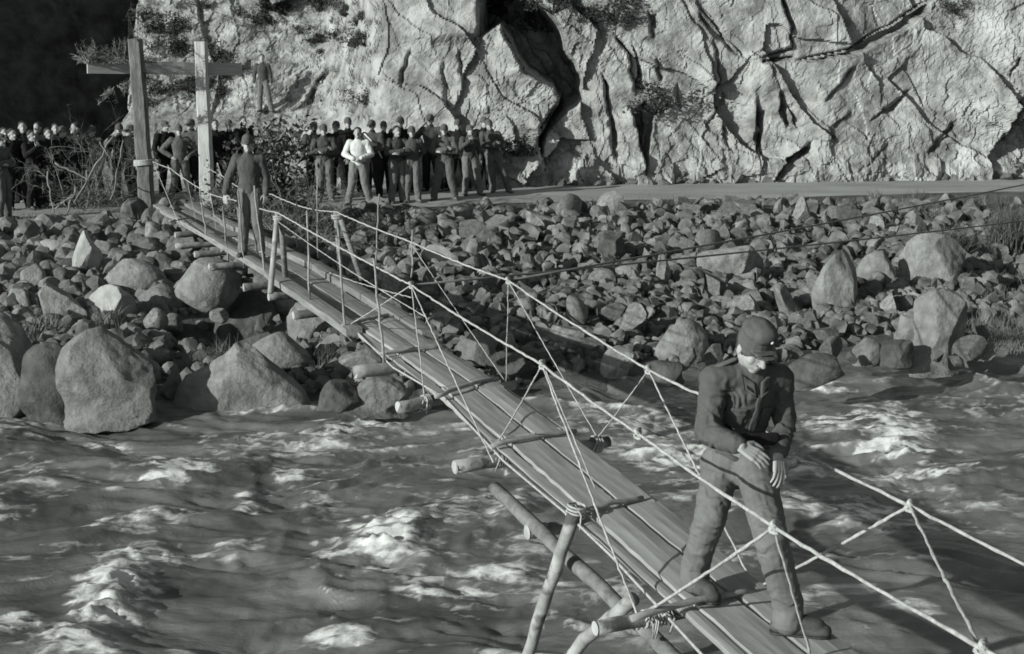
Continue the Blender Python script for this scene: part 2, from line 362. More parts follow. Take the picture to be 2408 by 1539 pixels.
    me = mesh_np('cliff', V, grid_faces(len(xs), len(zs)), False)
    structure(obj('cliff', me, M['cliff']))
    return xs, zs, (Yb-D).reshape(len(xs), len(zs))
CX, CZ, CY = build_cliff()
def cliff_hit(px, py):                             # where the sight line meets the cliff
    best = None
    for Y in np.arange(33, 52, .05):
        p = at_y(px, py, Y); i = np.searchsorted(CX, p.x); j = np.searchsorted(CZ, p.z)
        if 0 < i < len(CX) and 0 < j < len(CZ) and CY[i, j] <= Y: return p
    return at_y(px, py, 40)
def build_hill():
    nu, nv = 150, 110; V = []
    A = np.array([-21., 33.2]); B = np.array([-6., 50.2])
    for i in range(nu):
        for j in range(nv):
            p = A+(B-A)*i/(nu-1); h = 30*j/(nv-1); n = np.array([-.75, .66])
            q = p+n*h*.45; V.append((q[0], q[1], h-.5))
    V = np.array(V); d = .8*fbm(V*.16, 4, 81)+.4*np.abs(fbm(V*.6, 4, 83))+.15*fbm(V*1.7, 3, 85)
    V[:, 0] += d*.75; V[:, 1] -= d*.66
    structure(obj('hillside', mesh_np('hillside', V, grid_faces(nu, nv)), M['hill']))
build_hill()

# ---------------------------------------------------------------- the river
def ico(sub):
    bm = __import__('bmesh').new(); __import__('bmesh').ops.create_icosphere(bm, subdivisions=sub, radius=1)
    V = np.array([v.co[:] for v in bm.verts]); F = np.array([[v.index for v in f.verts] for f in bm.faces]); bm.free(); return V, F
FOAM = [(300, 1330, 95, 75, 1), (280, 1410, 85, 55, 1), (185, 1490, 90, 40, .9), (430, 1100, 70, 32, .95), (395, 1085, 60, 22, .6), (905, 1255, 95, 55, 1), (840, 1285, 95, 24, .8), (960, 1230, 60, 30, .6),
 (600, 1165, 38, 22, .85), (720, 1030, 150, 26, .6), (800, 1010, 70, 20, .7), (900, 998, 60, 14, .85), (560, 962, 55, 9, .95), (660, 966, 60, 8, .6), (1190, 1325, 100, 16, .8), (1080, 1375, 110, 18, .75), (745, 1165, 60, 35, .5), (1140, 1185, 140, 40, .5), (1240, 1160, 40, 30, .6),
 (2100, 1000, 75, 55, 1), (2060, 1045, 60, 25, .8), (1885, 1080, 42, 38, 1), (1590, 1060, 95, 40, .7), (1600, 960, 80, 40, .5), (2160, 1112, 130, 16, .85), (1480, 1000, 90, 50, .6), (1950, 990, 60, 30, .65), (2000, 1205, 95, 20, .7), (560, 1265, 60, 22, .5),
 (40, 1440, 60, 18, .8), (30, 1200, 50, 18, .5), (1265, 1265, 60, 25, .5), (800, 1465, 80, 18, .7), (470, 1510, 60, 15, .5), (300, 1220, 110, 24, .55), (1380, 985, 70, 25, .6), (1330, 1090, 70, 25, .5), (250, 1030, 60, 12, .5), (150, 1150, 80, 18, .45), (1950, 905, 50, 9, .9), (1000, 1250, 60, 35, .5), (2330, 1230, 60, 25, .4), (610, 1085, 120, 14, .35), (520, 1040, 70, 12, .45), (1130, 1060, 60, 18, .4), (1700, 1180, 60, 25, .5), (90, 985, 90, 8, .6), (1150, 955, 60, 10, .5), (1560, 1500, 120, 20, .25), (2200, 1400, 140, 26, .2), (360, 1200, 120, 16, .4), (60, 1090, 70, 12, .4), (990, 1085, 90, 16, .4), (2280, 950, 90, 14, .4), (1010, 1145, 80, 14, .45)]
def build_river():
    xs = stretch_axis(-8.5, 9.5, .035, -60, 60); ys = np.concatenate([np.linspace(-25, 7.6, 30), np.arange(7.8, 22.2, .035), [23, 25, 30]])
    X, Y = np.meshgrid(xs, ys, indexing='ij'); X = X.ravel(); Y = Y.ravel(); P = np.stack([X, Y, 0*X], -1)
    W = np.stack([fbm(P*.35, 3, 101), fbm(P*.35+9, 3, 102), 0*X], -1)
    near = smooth(25, 9, np.abs(X))*.9+.1
    Q = P+W*1.3
    sw = fbm(Q*[.34, .85, 1], 3, 110); ch = ridged(Q*[.75, 1.7, 1]+3, 4, 111); fine = fbm(Q*[2.6, 6.5, 1], 4, 112)
    H = .13*fbm(Q*[.48, 1.05, 1], 3, 110)+.06*sw+.075*ch+.026*fine+.03*ridged(Q*[1.9, 3.9, 1], 3, 115)
    foam = .62*smooth(.30, .74, ch*.8+.32*sw+.42*fbm(P*[2.2, 5, 1], 4, 113)-.05)
    wisps = fbm(Q*[1.7, 6.0, 1]+4, 6, 118, .62); wis2 = ridged(Q*[2.6, 5.5, 1]+11, 5, 119, .62); patch = smooth(-.25, .4, fbm(Q*[.55, 1.0, 1]+5, 3, 121))
    foam = np.maximum(foam, (.12+.42*patch)*smooth(.06, .5, wisps+.3*sw)*smooth(-.35, .45, wis2)); foam = np.maximum(foam, (.08+.42*patch)*smooth(.25, .75, wis2+.35*sw+.25*ch))
    for (px, py, w, h, k) in FOAM:
        c = on_z(px, py, .05); l = on_z(px-w, py, .05); u = on_z(px, py-h, .05); n = on_z(px, py+h, .05)
        rx = (c-l).length*1.15; ry = (u-n).length/2*1.15
        dx = (X-c.x)/rx; dy = (Y-c.y)/ry
        m = (np.abs(dx) < 2.6) & (np.abs(dy) < 2.6)
        if not m.any(): continue
        Pm = P[m]; e = dx[m]**2+dy[m]**2
        e = e*np.exp(.9*fbm(Pm*[2.2, 3.0, 1], 4, 131))
        br = smooth(-.1, .75, 1.25*fbm(Pm*[4, 9, 1], 6, 133, .62)+.62-.62*e)
        foam[m] = np.maximum(foam[m], np.clip(k*(np.exp(-e*.7)*.35+br*.8), 0, 1))
        lump = fbm(Pm*[4, 5, 1], 5, 137)
        H[m] += k*np.exp(-e)*(.4+.6*smooth(.9, -.4, dx[m]))*(.03+min(.07, h*.0015)*(.6+.6*np.abs(lump)))+.05*k*br*fbm(Pm*[8, 11, 1], 4, 139, .65)
    bank = smooth(0, .9, Y-np.interp(X, SHORE[:, 0], SHORE[:, 1])); H = H*near*(1-.7*bank)
    me = mesh_np('river', np.stack([X, Y, H-.02], -1), grid_faces(len(xs), len(ys)))
    at = me.attributes.new('foam', 'FLOAT', 'POINT'); at.data.foreach_set('value', np.clip(foam, 0, 1).astype(np.float32))
    m, t, b = nt('river_water')
    a = N(t, 'Attribute', attribute_name='foam'); tc = N(t, 'TexCoord'); mp = N(t, 'Mapping'); mp.inputs['Scale'].default_value = (1, 2.2, 1)
    wn = N(t, 'TexNoise', i_Scale=1.1, i_Detail=4.); t.links.new(tc.outputs['Object'], wn.inputs['Vector'])
    wv = N(t, 'VectorMath', operation='SCALE'); wv.inputs['Scale'].default_value = .55; t.links.new(wn.outputs['Color'], wv.inputs[0])
    wa = N(t, 'VectorMath', operation='ADD'); t.links.new(tc.outputs['Object'], wa.inputs[0]); t.links.new(wv.outputs[0], wa.inputs[1]); t.links.new(wa.outputs[0], mp.inputs[0])
    n1 = N(t, 'TexNoise', i_Scale=8., i_Detail=12., i_Roughness=.78); t.links.new(mp.outputs[0], n1.inputs['Vector'])
    ad = N(t, 'Math', operation='MULTIPLY_ADD'); mp2 = N(t, 'Mapping'); mp2.inputs['Scale'].default_value = (.55, 1.5, 1); t.links.new(wa.outputs[0], mp2.inputs[0])
    n4 = N(t, 'TexNoise', noise_type='RIDGED_MULTIFRACTAL', i_Scale=3.2, i_Detail=9., i_Roughness=.6, i_Lacunarity=2.1); n4.normalize = True; t.links.new(mp2.outputs[0], n4.inputs['Vector'])
    av = N(t, 'Math', operation='MULTIPLY_ADD'); t.links.new(n4.outputs[0], av.inputs[0]); av.inputs[1].default_value = .8; t.links.new(n1.outputs[0], av.inputs[2])
    t.links.new(av.outputs[0], ad.inputs[0]); ad.inputs[1].default_value = 1.15; ad.inputs[2].default_value = -.86
    def math_(op, x, y):
        q = N(t, 'Math', operation=op)
        for k_, v_ in enumerate((x, y)):
            if isinstance(v_, float): q.inputs[k_].default_value = v_
            else: t.links.new(v_, q.inputs[k_])
        return q.outputs[0]
    mp3 = N(t, 'Mapping'); mp3.inputs['Scale'].default_value = (.8, 1.5, 1); t.links.new(wa.outputs[0], mp3.inputs[0])
    wf = N(t, 'TexNoise', i_Scale=5., i_Detail=5.); t.links.new(mp3.outputs[0], wf.inputs['Vector']); wfs = N(t, 'VectorMath', operation='SCALE'); wfs.inputs['Scale'].default_value = .35; t.links.new(wf.outputs['Color'], wfs.inputs[0])
    wfa = N(t, 'VectorMath', operation='ADD'); t.links.new(mp3.outputs[0], wfa.inputs[0]); t.links.new(wfs.outputs[0], wfa.inputs[1])
    lace = None
    for sc_, wd_ in ((2.6, .26), (6.5, .3)):
        vo = N(t, 'TexVoronoi', feature='DISTANCE_TO_EDGE', i_Scale=sc_); t.links.new(wfa.outputs[0], vo.inputs['Vector'])
        lm = N(t, 'MapRange'); lm.inputs[1].default_value = 0.; lm.inputs[2].default_value = wd_; lm.inputs[3].default_value = 1.; lm.inputs[4].default_value = 0.; t.links.new(vo.outputs['Distance'], lm.inputs[0])
        lace = lm.outputs[0] if lace is None else math_('ADD', math_('MULTIPLY', lace, .6), math_('MULTIPLY', lm.outputs[0], .5))
    root = math_('POWER', a.outputs['Fac'], .6)
    body_ = math_('MULTIPLY', a.outputs['Fac'], math_('ADD', math_('MULTIPLY', lace, .95), .42))
    sm = N(t, 'Math', operation='ADD'); t.links.new(body_, sm.inputs[0]); t.links.new(math_('MULTIPLY', ad.outputs[0], root), sm.inputs[1])
    mr = N(t, 'MapRange'); mr.inputs[1].default_value = .16; mr.inputs[2].default_value = .72; t.links.new(sm.outputs[0], mr.inputs[0])
    n2 = N(t, 'TexNoise', i_Scale=.8, i_Detail=5.); t.links.new(mp.outputs[0], n2.inputs['Vector'])
    r = ramp(t, [(.33, .065), (.66, .175)]); t.links.new(n2.outputs[0], r.inputs[0])
    mx = N(t, 'MixRGB'); mx.inputs[2].default_value = g(.62); t.links.new(mr.outputs[0], mx.inputs[0]); t.links.new(r.outputs[0], mx.inputs[1]); t.links.new(mx.outputs[0], b.inputs['Base Color'])
    rr = N(t, 'MapRange'); rr.inputs[3].default_value = .34; rr.inputs[4].default_value = .9; t.links.new(mr.outputs[0], rr.inputs[0]); t.links.new(rr.outputs[0], b.inputs['Roughness'])
    n3 = N(t, 'TexNoise', i_Scale=5., i_Detail=8., i_Roughness=.6); t.links.new(mp.outputs[0], n3.inputs['Vector'])
    bp = N(t, 'Bump', i_Strength=.4, i_Distance=.05); t.links.new(n3.outputs[0], bp.inputs['Height']); t.links.new(bp.outputs[0], b.inputs['Normal'])
    structure(obj('river', me, m))
build_river()
# ---------------------------------------------------------------- stones
ICO = {k: ico(k) for k in (2, 3, 4, 5)}
def rock(seed, sub=3, cuts=9, roundness=.5, rough=.08):
    V, F = ICO[sub]; V = V.copy(); rr = np.random.RandomState(seed)
    for _ in range(cuts):
        n = rr.normal(size=3); n /= np.linalg.norm(n); d = max(.2, rr.uniform(.38, .74)*(1-roundness)+roundness*rr.uniform(.8, .98)) if roundness >= 0 else rr.uniform(.22, .62)
        ex = np.maximum(V@n-d, 0); V -= (ex*(1-.18*max(0, roundness)))[:, None]*n
    nn = V/np.maximum(np.linalg.norm(V, axis=1), 1e-6)[:, None]
    V += nn*(rough*.8*fbm(V*1.3+seed*3.7, 4, seed % 97)+rough*.4*fbm(V*5+seed, 4, seed % 89))[:, None]
    V /= (V.max(0)-V.min(0))/2; V -= (V.max(0)+V.min(0))/2
    return V, F
# hand surveyed boulders: centre, width, height on the picture, depth ratio, cuts, roundness, tilt, material, label
BOULDERS = [
 (490, 684, 150, 112, .9, 3, .95, -14, 'boulder', 'large smooth egg shaped boulder with pointed left end beside the footbridge deck'),
 (378, 742, 124, 108, .9, 3, .9, 10, 'boulder', 'round ball shaped boulder in front of the egg shaped boulder'),
 (326, 664, 128, 74, .9, 6, .7, 12, 'boulder', 'flat topped grey boulder behind the round ball shaped boulder'),
 (262, 738, 104, 84, .9, 10, .2, 0, 'boulder_pale', 'pale blocky boulder left of the round ball shaped boulder'),
 (201, 622, 62, 96, .7, 9, .2, 18, 'boulder_pale', 'tall pale upright slab among cobbles on the left bank'),
 (122, 594, 80, 38, .8, 8, .4, 0, 'boulder_pale', 'long pale flat boulder topping the cobbles at far left'),
 (256, 872, 225, 150, .8, 7, .4, 0, 'boulder', 'big waterside boulder with sunlit left face and dark right face'),
 (14, 876, 185, 215, .8, 8, .35, 0, 'boulder', 'huge flat faced boulder cut by the left edge of the photo'),
 (128, 905, 130, 150, .8, 9, .4, 6, 'boulder_dark', 'rough dark boulder between the two largest waterside boulders at left'),
 (570, 905, 310, 136, .6, 6, .3, 0, 'boulder', 'wide triangular boulder standing at the water edge in the left foreground'),
 (665, 832, 162, 78, .8, 3, .9, 12, 'boulder', 'long smooth boulder lying on top of the wide triangular boulder'),
 (588, 782, 150, 130, .9, 7, .5, 0, 'boulder_dark', 'mossy boulder with shade put into its dark tone under the footbridge edge'),  # moss and shade both go into the dark tone
 (655, 722, 96, 66, .8, 8, .3, 0, 'boulder', 'grey boulder carrying the foot of the pale A frame leg'),
 (738, 770, 118, 84, .8, 7, .4, -8, 'boulder', 'slanted boulder wedged under the left side of the plank deck'),
 (152, 742, 112, 92, .9, 10, .2, 0, 'boulder', 'angular grey boulder above the rough dark boulder at left'),
 (411, 896, 38, 56, .8, 4, .6, 10, 'boulder', 'small smooth upright stone left of the wide triangular boulder'),
 (850, 866, 118, 62, .8, 7, .4, 0, 'boulder', 'low rounded boulder supporting a cross log under the deck'),
 (800, 935, 90, 52, .8, 9, .3, 0, 'boulder_dark', 'dark wet rock at the water edge below the deck'),
 (900, 930, 120, 60, .8, 9, .3, 10, 'boulder', 'broken rock at the water edge beside the lying log end'),
 (1190, 880, 110, 70, .8, 8, .3, 0, 'boulder_dark', 'dark rock at the waterline just right of the plank deck'),
 (1715, 640, 158, 92, .8, 8, .25, 8, 'boulder', 'wide wedge shaped boulder above the soldier on the right bank'),
 (1963, 692, 112, 136, .7, 9, .2, -8, 'boulder', 'tall flat faced boulder, leftmost of the big cluster on the right bank'),
 (2060, 650, 92, 78, .8, 7, .4, 12, 'boulder', 'squat boulder between the tall flat faced and the big sloping boulder'),
 (2186, 640, 136, 116, .8, 8, .3, 18, 'boulder', 'big sloping boulder uppermost of the cluster on the right bank'),
 (2206, 776, 124, 126, .8, 9, .2, 0, 'boulder', 'big rounded waterside boulder lowest right in the right bank cluster'),
 (2142, 800, 70, 78, .8, 9, .2, 0, 'boulder', 'cracked block leaning on the lowest right boulder of the cluster'),
 (1602, 818, 122, 88, .8, 9, .25, 0, 'boulder', 'blocky boulder near the water left of the soldier cap'),
 (1915, 878, 120, 56, .8, 7, .4, -8, 'boulder_dark', 'lone wet boulder standing in the river behind the soldier'),
 (2158, 716, 78, 32, .7, 8, .2, 8, 'boulder_pale', 'pale thin slab lying below the big sloping boulder'),
 (1438, 596, 62, 66, .8, 8, .3, 0, 'boulder_dark', 'dark boulder alone in the middle of the right bank rubble'),
 (1558, 652, 36, 70, .8, 9, .2, 0, 'boulder', 'narrow upright slab left of the wide wedge shaped boulder'),
 (1850, 720, 46, 76, .7, 9, .2, -25, 'boulder', 'leaning narrow slab left of the tall flat faced boulder'),
 (1120, 822, 88, 60, .8, 9, .2, 0, 'boulder', 'angular rock beside the right edge of the near deck'),
 (1030, 610, 80, 46, .8, 9, .2, 10, 'boulder_pale', 'pale pointed rock right of the second A frame'),
 (1455, 855, 80, 56, .8, 8, .3, 0, 'boulder', 'squat shore rock left of the blocky boulder by the water'),
 (2040, 830, 66, 44, .8, 8, .3, 0, 'boulder', 'low shore rock below the tall flat faced boulder'),
 (2110, 838, 74, 44, .8, 8, .3, 0, 'boulder_dark', 'low dark shore rock below the cracked block'),
 (1560, 880, 90, 40, .8, 7, .4, 0, 'boulder_dark', 'dark flat rock in the water left of the soldier shoulder'),
 (80, 665, 60, 56, .8, 5, .6, 0, 'boulder', 'rounded grey stone at the left edge of the cobble slope'),
 (50, 725, 56, 60, .8, 6, .5, 0, 'boulder', 'rounded stone above the huge flat faced boulder at left edge')]
PLACED = []
def put_boulder(i, spec):
    px, py, w, h, dr, cuts, rnd, tilt, mt, lab = spec
    fq = .44 if rnd > .6 or (px < 400 and py > 800) else .30
    base = on_ground(px, py+h*fq)
    if base.z < -.25: base = on_z(px, py+h*fq, -.02)
    dist = (base-Vector((0, 0, HC))).length
    wm = w*dist/FPX; hm = h*dist/FPX*1.04; dm = (wm*.5+hm*.5)*dr*1.1
    V, F = rock(300+i*7, 5 if w > 100 else 4, cuts, rnd, .07 if rnd > .5 else .1)
    if 'triangular' in lab: k = smooth(-.5, 1.1, V[:, 2]); V[:, 0] = V[:, 0]*(1-.6*k)-.12*k; V[:, 1] *= 1-.3*k
    if 'egg' in lab: q = np.clip(-V[:, 0], 0, 1)**1.5; V[:, 2] *= 1-.5*q; V[:, 1] *= 1-.4*q
    if rnd <= .6: zz = np.clip(-V[:, 2], 0, .93); V[:, :2] *= (1/np.sqrt(1-zz**2))[:, None]**.85*(1+.06*zz[:, None])
    sx_, hz, up_ = (.52, .58, .44) if rnd > .6 else (.53, .74, .24)
    V = V*np.array([wm*sx_, dm/2, hm*hz]); a = math.radians(tilt)
    R = np.array([[math.cos(a), 0, math.sin(a)], [0, 1, 0], [-math.sin(a), 0, math.cos(a)]]); V = V@R.T
    yo = .1 if 'triangular' in lab else .36
    me = mesh_np('boulder', V, F, True)
    if rnd < .5: me.set_sharp_from_angle(angle=.42)
    o = obj('boulder', me, M[mt], loc=(base.x*(1+dm*yo/base.y), base.y+dm*yo, base.z+hm*up_))
    tag(o, lab, 'boulder'); PLACED.append((base.x, base.y+dm*.2, max(wm, dm)/2))
for i, s in enumerate(BOULDERS): put_boulder(i, s)
def bridge_x(y): return np.interp(y, BR[:, 0], BR[:, 1])
BR = np.array([(0, 3.65), (5, 2.0), (7, 1.37), (9.2, .66), (12.5, -.42), (15.5, -1.55), (20, -3.35), (29.8, -7.2), (34, -8.9)])
def free(x, y, r):
    return all((x-a)**2+(y-b)**2 > (r*.6+c*.85)**2 for a, b, c in PLACED)
ROCKMESH = []
for k in range(12):
    V, F = rock(900+k, 4, 7 if k < 7 else 7, -.3 if k < 7 else .45, .05); me = mesh_np('stone', V, F, True); me.set_sharp_from_angle(angle=.36); me.materials.append(M['rubble']); ROCKMESH.append(me)
def scatter_stones():
    n = 0; tries = 0; rr = random.Random(5)
    while n < 258 and tries < 12000:
        tries += 1
        left = rr.random() < .36
        if left: px, py = rr.uniform(0, 560), rr.uniform(548, 790)
        else: px, py = rr.uniform(640, 2330), rr.uniform(496, 860)
        p = on_ground(px, py)
        if p.z < .02: continue
        s = (rr.uniform(28, 62) if left else rr.choice([rr.uniform(28, 46), rr.uniform(34, 74)]))*p.length/FPX/2
        if not free(p.x, p.y, s): continue
        if abs(p.x-bridge_x(p.y)) < .65 and p.y < 24: s *= .6
        k = rr.randrange(7, 12) if left and rr.random() < .8 else rr.randrange(0, 7)
        sx, sy, sz = s*rr.uniform(.9, 1.45), s*rr.uniform(.7, 1.15), s*rr.uniform(.65, 1.3)
        o = obj('stone', ROCKMESH[k], M['rubble'], loc=(p.x, p.y, p.z+sz*.45), rot=(rr.uniform(-.5, .5), rr.uniform(-.6, .6), rr.uniform(0, 6.3)), scale=(sx, sy, sz))
        if left: tag(o, 'rounded grey cobble in the heap on the bank left of the footbridge', 'stone', 'cobbles on the bank left of the footbridge')
        else: tag(o, 'angular broken stone in the rubble between the road and the river', 'stone', 'broken stones on the bank right of the footbridge')
        PLACED.append((p.x, p.y, s)); n += 1
scatter_stones()
def rubble_mass():
    rr = np.random.RandomState(3); VV = []; FF = []; n = 0; proto = [rock(700+k, 2, 6, -.3, .05) for k in range(10)]+[rock(760+k, 2, 6, .5, .05) for k in range(5)]
    n0 = 21000; px = rr.uniform(-520, 2930, n0); py = rr.uniform(478, 985, n0)
    dx = (px-1204)/FPX; v = (py-769.5)/FPX; dy = CT-v*ST; dz = -ST-v*CT; z = np.full(n0, .4)
    for _ in range(10): t = (z-HC)/dz; gx = dx*t; gy = dy*t; z = ground(gx, gy)
    yedge = np.interp(px, [0, 380, 700, 1200, 2408], [550, 508, 497, 494, 468])
    ok = (py > yedge-6*rr.rand(n0)) & ~((px > 385) & (px < 715) & (py > 700) & (py < 930) & (rr.rand(n0) < .8)) & (z > np.where(px > 1300, .0, -.15)) & ~((px > 2290) & (rr.rand(n0) < .6))
    for X0, Y0, z, pxx in zip(gx[ok], gy[ok], z[ok], px[ok]):
        p = Vector((X0, Y0, z))
        s = (10+38*rr.rand()**2.8)*(1.35 if pxx < 700 else 1.0)*math.hypot(Y0, HC)/FPX/2
        V, F = proto[rr.randint(10)] if pxx > 640 else proto[10+rr.randint(5)]
        a, b2 = rr.uniform(0, 6.3), rr.uniform(-.6, .6); ca, sa, cb, sb = math.cos(a), math.sin(a), math.cos(b2), math.sin(b2)
        W = V*np.array([s*rr.uniform(.8, 1.3), s*rr.uniform(.7, 1.1), s*rr.uniform(.7, 1.25)])
        W = W@np.array([[cb, 0, sb], [0, 1, 0], [-sb, 0, cb]]).T@np.array([[ca, -sa, 0], [sa, ca, 0], [0, 0, 1]]).T + np.array([p.x, p.y, z+s*(-.1+.7*rr.rand())])
        VV.append(W); FF.append(F+n*len(V)); n += 1
    for _ in range(700):
        x = rr.uniform(-3, 15); b = float(np.interp(x, CLIFFB[:, 0], CLIFFB[:, 1])); k = rr.rand()**1.6; s = .035+.14*rr.rand()**3; V, F = proto[rr.randint(10)]
        a = rr.uniform(0, 6.3); W = V*np.array([s*rr.uniform(.8, 1.3), s, s*rr.uniform(.7, 1.2)]); W = W@np.array([[math.cos(a), -math.sin(a), 0], [math.sin(a), math.cos(a), 0], [0, 0, 1]]).T
        VV.append(W+np.array([x, b+.2+.5*k-.25*rr.rand()**3, ROAD_Z+s*.3+.4*k*k])); FF.append(F+n*len(V)); n += 1
    me = mesh_np('rubble', np.concatenate(VV), np.concatenate(FF), False)
    stuff(obj('rubble', me, M['rubble_mass']))
rubble_mass()
# ================================================================ FOOTBRIDGE
def deck_z(y): return float(np.interp(y, [0, 20, 29.8, 34], [1.4, 1.4, 1.06, 1.0]))
def deck_pt(y, off=0.0, dz=0.0):
    e = .02; t = Vector((bridge_x(y+e)-bridge_x(y-e), 2*e, 0)).normalized(); s = Vector((t.y, -t.x, 0))
    return Vector((bridge_x(y), y, deck_z(y)+dz))+s*off
def on_side(px, py, off):                          # where a sight line meets the upright surface beside the deck
    lo, hi = 3.0, 33.0; d = ray(px, py)
    f = lambda y: d.x/d.y*y-deck_pt(y, off).x
    for _ in range(50):
        m = (lo+hi)/2
        if f(lo)*f(m) <= 0: hi = m
        else: lo = m
    return at_y(px, py, lo)
bridge = thing('suspension_footbridge', 'narrow plank footbridge with rope handrails slung across the river on logs', 'footbridge', deck_pt(15, 0, 0))
def span_pts(a, b, n, sag, seed=0):
    P = []
    for i in range(n):
        t = i/(n-1); P.append(Vector(a).lerp(Vector(b), t)-Vector((0, 0, sag*4*t*(1-t))))
    return P
# near deck: runs of three boards, cross battens over every joint
JOINTS = [3.6, 5.9, 7.5, 9.15, 10.75, 12.4, 14.0, 15.6]
rb = random.Random(21)
for i in range(len(JOINTS)-1):
    y0, y1 = JOINTS[i], JOINTS[i+1]
    for k, (off, w) in enumerate(((-.262, .085), (-.088, .245), (.178, .225))):
        ov = .10
        a = deck_pt(y0-ov*rb.random()-.02, off+rb.uniform(-.016, .016), .004+(i % 2)*.012+k*.003-(.022 if k == 0 else 0))
        b = deck_pt(y1+ov*rb.random()+.02, off+rb.uniform(-.016, .016), .006+(i % 2)*.012+k*.003-(.022 if k == 0 else 0))
        board_obj('deck_board', a, b, w, .035, M['plank'], bridge, seed=i*5+k, roll=rb.uniform(-.025, .025))
BATT = [((1500, 1452), (1752, 1394)), ((1384, 1203), (1494, 1176)), ((1168, 1046), (1338, 1018)), ((1034, 930), (1160, 892)), ((905, 832), (1020, 820)), ((812, 766), (905, 744))]
for i, (a, b) in enumerate(BATT):
    A = on_z(*a, 1.452); B = on_z(*b, 1.452); d = (B-A).normalized(); A = A-d*.05; B = B+d*.06
    P, R = log_pts(A, B, .02, 10, .006, i); P = [p+Vector((0, 0, .015*math.sin(3.1*j/9))) for j, p in enumerate(P)]
    tube_obj('batten', P, R, M['batten'], bridge)
# far deck: a sunk run of boards between two heavy side boards
for i, (y0, y1) in enumerate(((15.3, 18.6), (18.5, 21.9), (21.8, 25.4), (25.3, 29.6))):
    for k, off in enumerate((-.13, .13)):
        board_obj('deck_board', deck_pt(y0+rb.uniform(-.2, .2), off*1.05, -.035+k*.01), deck_pt(y1+rb.uniform(-.1, .3), off, -.035+(i % 2)*.015), .235, .04, M['plank_old'], bridge, seed=60+i*3+k, roll=rb.uniform(-.05, .05))
for i, (y0, y1, off) in enumerate(((15.0, 18.9, -.37), (18.95, 23.4, -.36), (23.45, 29.4, -.34), (14.6, 19.4, .40), (19.45, 24.2, .37), (24.25, 29.4, .34))):
    board_obj('side_board', deck_pt(y0, off*.93, .02), deck_pt(y1, off*.93, .02), .175, .09, M['plank_old'], bridge, seed=80+i, roll=rb.uniform(-.08, .08))
for i, (a, b) in enumerate((((398, 520), (452, 512)), ((500, 560), (575, 553)), ((520, 590), (600, 578)))):
    A = on_z(*a, 1.32); B = on_z(*b, 1.32); P, R = log_pts(A, B, .02, 6, .005, 40+i); tube_obj('batten', P, R, M['batten'], bridge)
# log cross beams under the deck, tied with rope
def cross_log(end, L, r, z, mat, seed, other=None, lash=True):
    A = on_z(*end, z)
    if other: B = on_z(*other, z)
    else:
        t = (deck_pt(A.y+.1)-deck_pt(A.y-.1)).normalized(); s = Vector((t.y, -t.x, 0)); s = (s+t*.12).normalized(); B = A+s*L
    P, R = log_pts(A, B, r, 12, .006, seed); lg = tube_obj('cross_beam', P, R, M[mat], bridge, 14)
    mb = MB(); d, a, b = frame(B-A); Vv = [A-d*.003-bridge.location+(a*math.cos(q*.45)+b*math.sin(q*.45))*R[0]*.97 for q in range(14)]
    mb.add(Vv, [tuple(range(14))]); e = obj('cut_end', mb.mesh('cut_end', False), M['cut_wood'], lg)
    return A, B
lg1 = cross_log((1070, 1100), 1.15, .05, 1.30, 'log', 1, (1430, 1040))
lg2 = cross_log((1400, 1478), 1.15, .042, 1.30, 'log', 2, (1792, 1404))
lg0 = cross_log((937, 958), 1.2, .05, 1.28, 'log', 3, (1215, 905))
lgm = cross_log((836, 876), 1.1, .062, 1.29, 'log', 4)
for i, e in enumerate([(412, 553), (414, 580), (458, 599), (492, 629), (574, 677), (632, 699), (690, 742)]):
    cross_log(e, .95, .05, deck_z(20)-.13-(.12 if i < 3 else 0), 'log' if i % 2 else 'bark', 10+i)
cross_log((1240, 1252), .9, .05, 1.02, 'log', 20, (1330, 1238))
# trestle of poles under the near deck
def pole(name, a, b, r, mat, seed, ext=0):
    a = Vector(a); b = Vector(b); b = b+(b-a)*ext; P, R = log_pts(a, b, r, 18, .008, seed); return tube_obj(name, P, R, M[mat], bridge, 14)
pole('trestle_pole', on_z(1352, 1208, 1.47), on_z(1240, 1539, .40), .042, 'log', 31, 1.2)
pole('trestle_pole', on_z(1492, 1405, 1.33), on_z(1340, 1539, .86), .04, 'log', 32, 2.2)
pole('stringer_pole', on_z(1163, 1150, 1.06), on_z(1580, 1539, 1.06), .05, 'bark', 33, .9)
# A frames carrying the handropes near the far bank
def a_frame(legs, cross, mats):
    root = tube_obj('rope_frame', [legs[0][0], legs[0][1]], [.034, .04], mats[0], bridge, 8)
    mb = MB(); tube(mb, [p-bridge.location for p in (legs[1][0], legs[1][1])], [.034, .04], 8); obj('frame_leg', mb.mesh('leg'), mats[1], root)
    tip = (legs[0][0]+legs[1][0])/2-bridge.location; mb = MB()
    for k in range(3): tube(mb, [tip+Vector((.075*math.cos(q), .075*math.sin(q), -.03-k*.02)) for q in np.linspace(0, 6.28, 11)], .008, 5)
    obj('lashing', mb.mesh('lashing'), M['rope'], root)
ya = on_side(652, 502, -.46).y
a_frame([(at_y(652, 502, ya), at_y(636, 690, ya-.35)), (at_y(660, 505, ya), at_y(672, 665, ya+.15))], None, (M['frame_wood'], M['plank_old']))
yb = on_side(792, 500, .5).y
a_frame([(at_y(790, 500, yb), at_y(801, 642, yb-.1)), (at_y(796, 502, yb), at_y(852, 660, yb-.25))], None, (M['plank_old'], M['plank_old']))
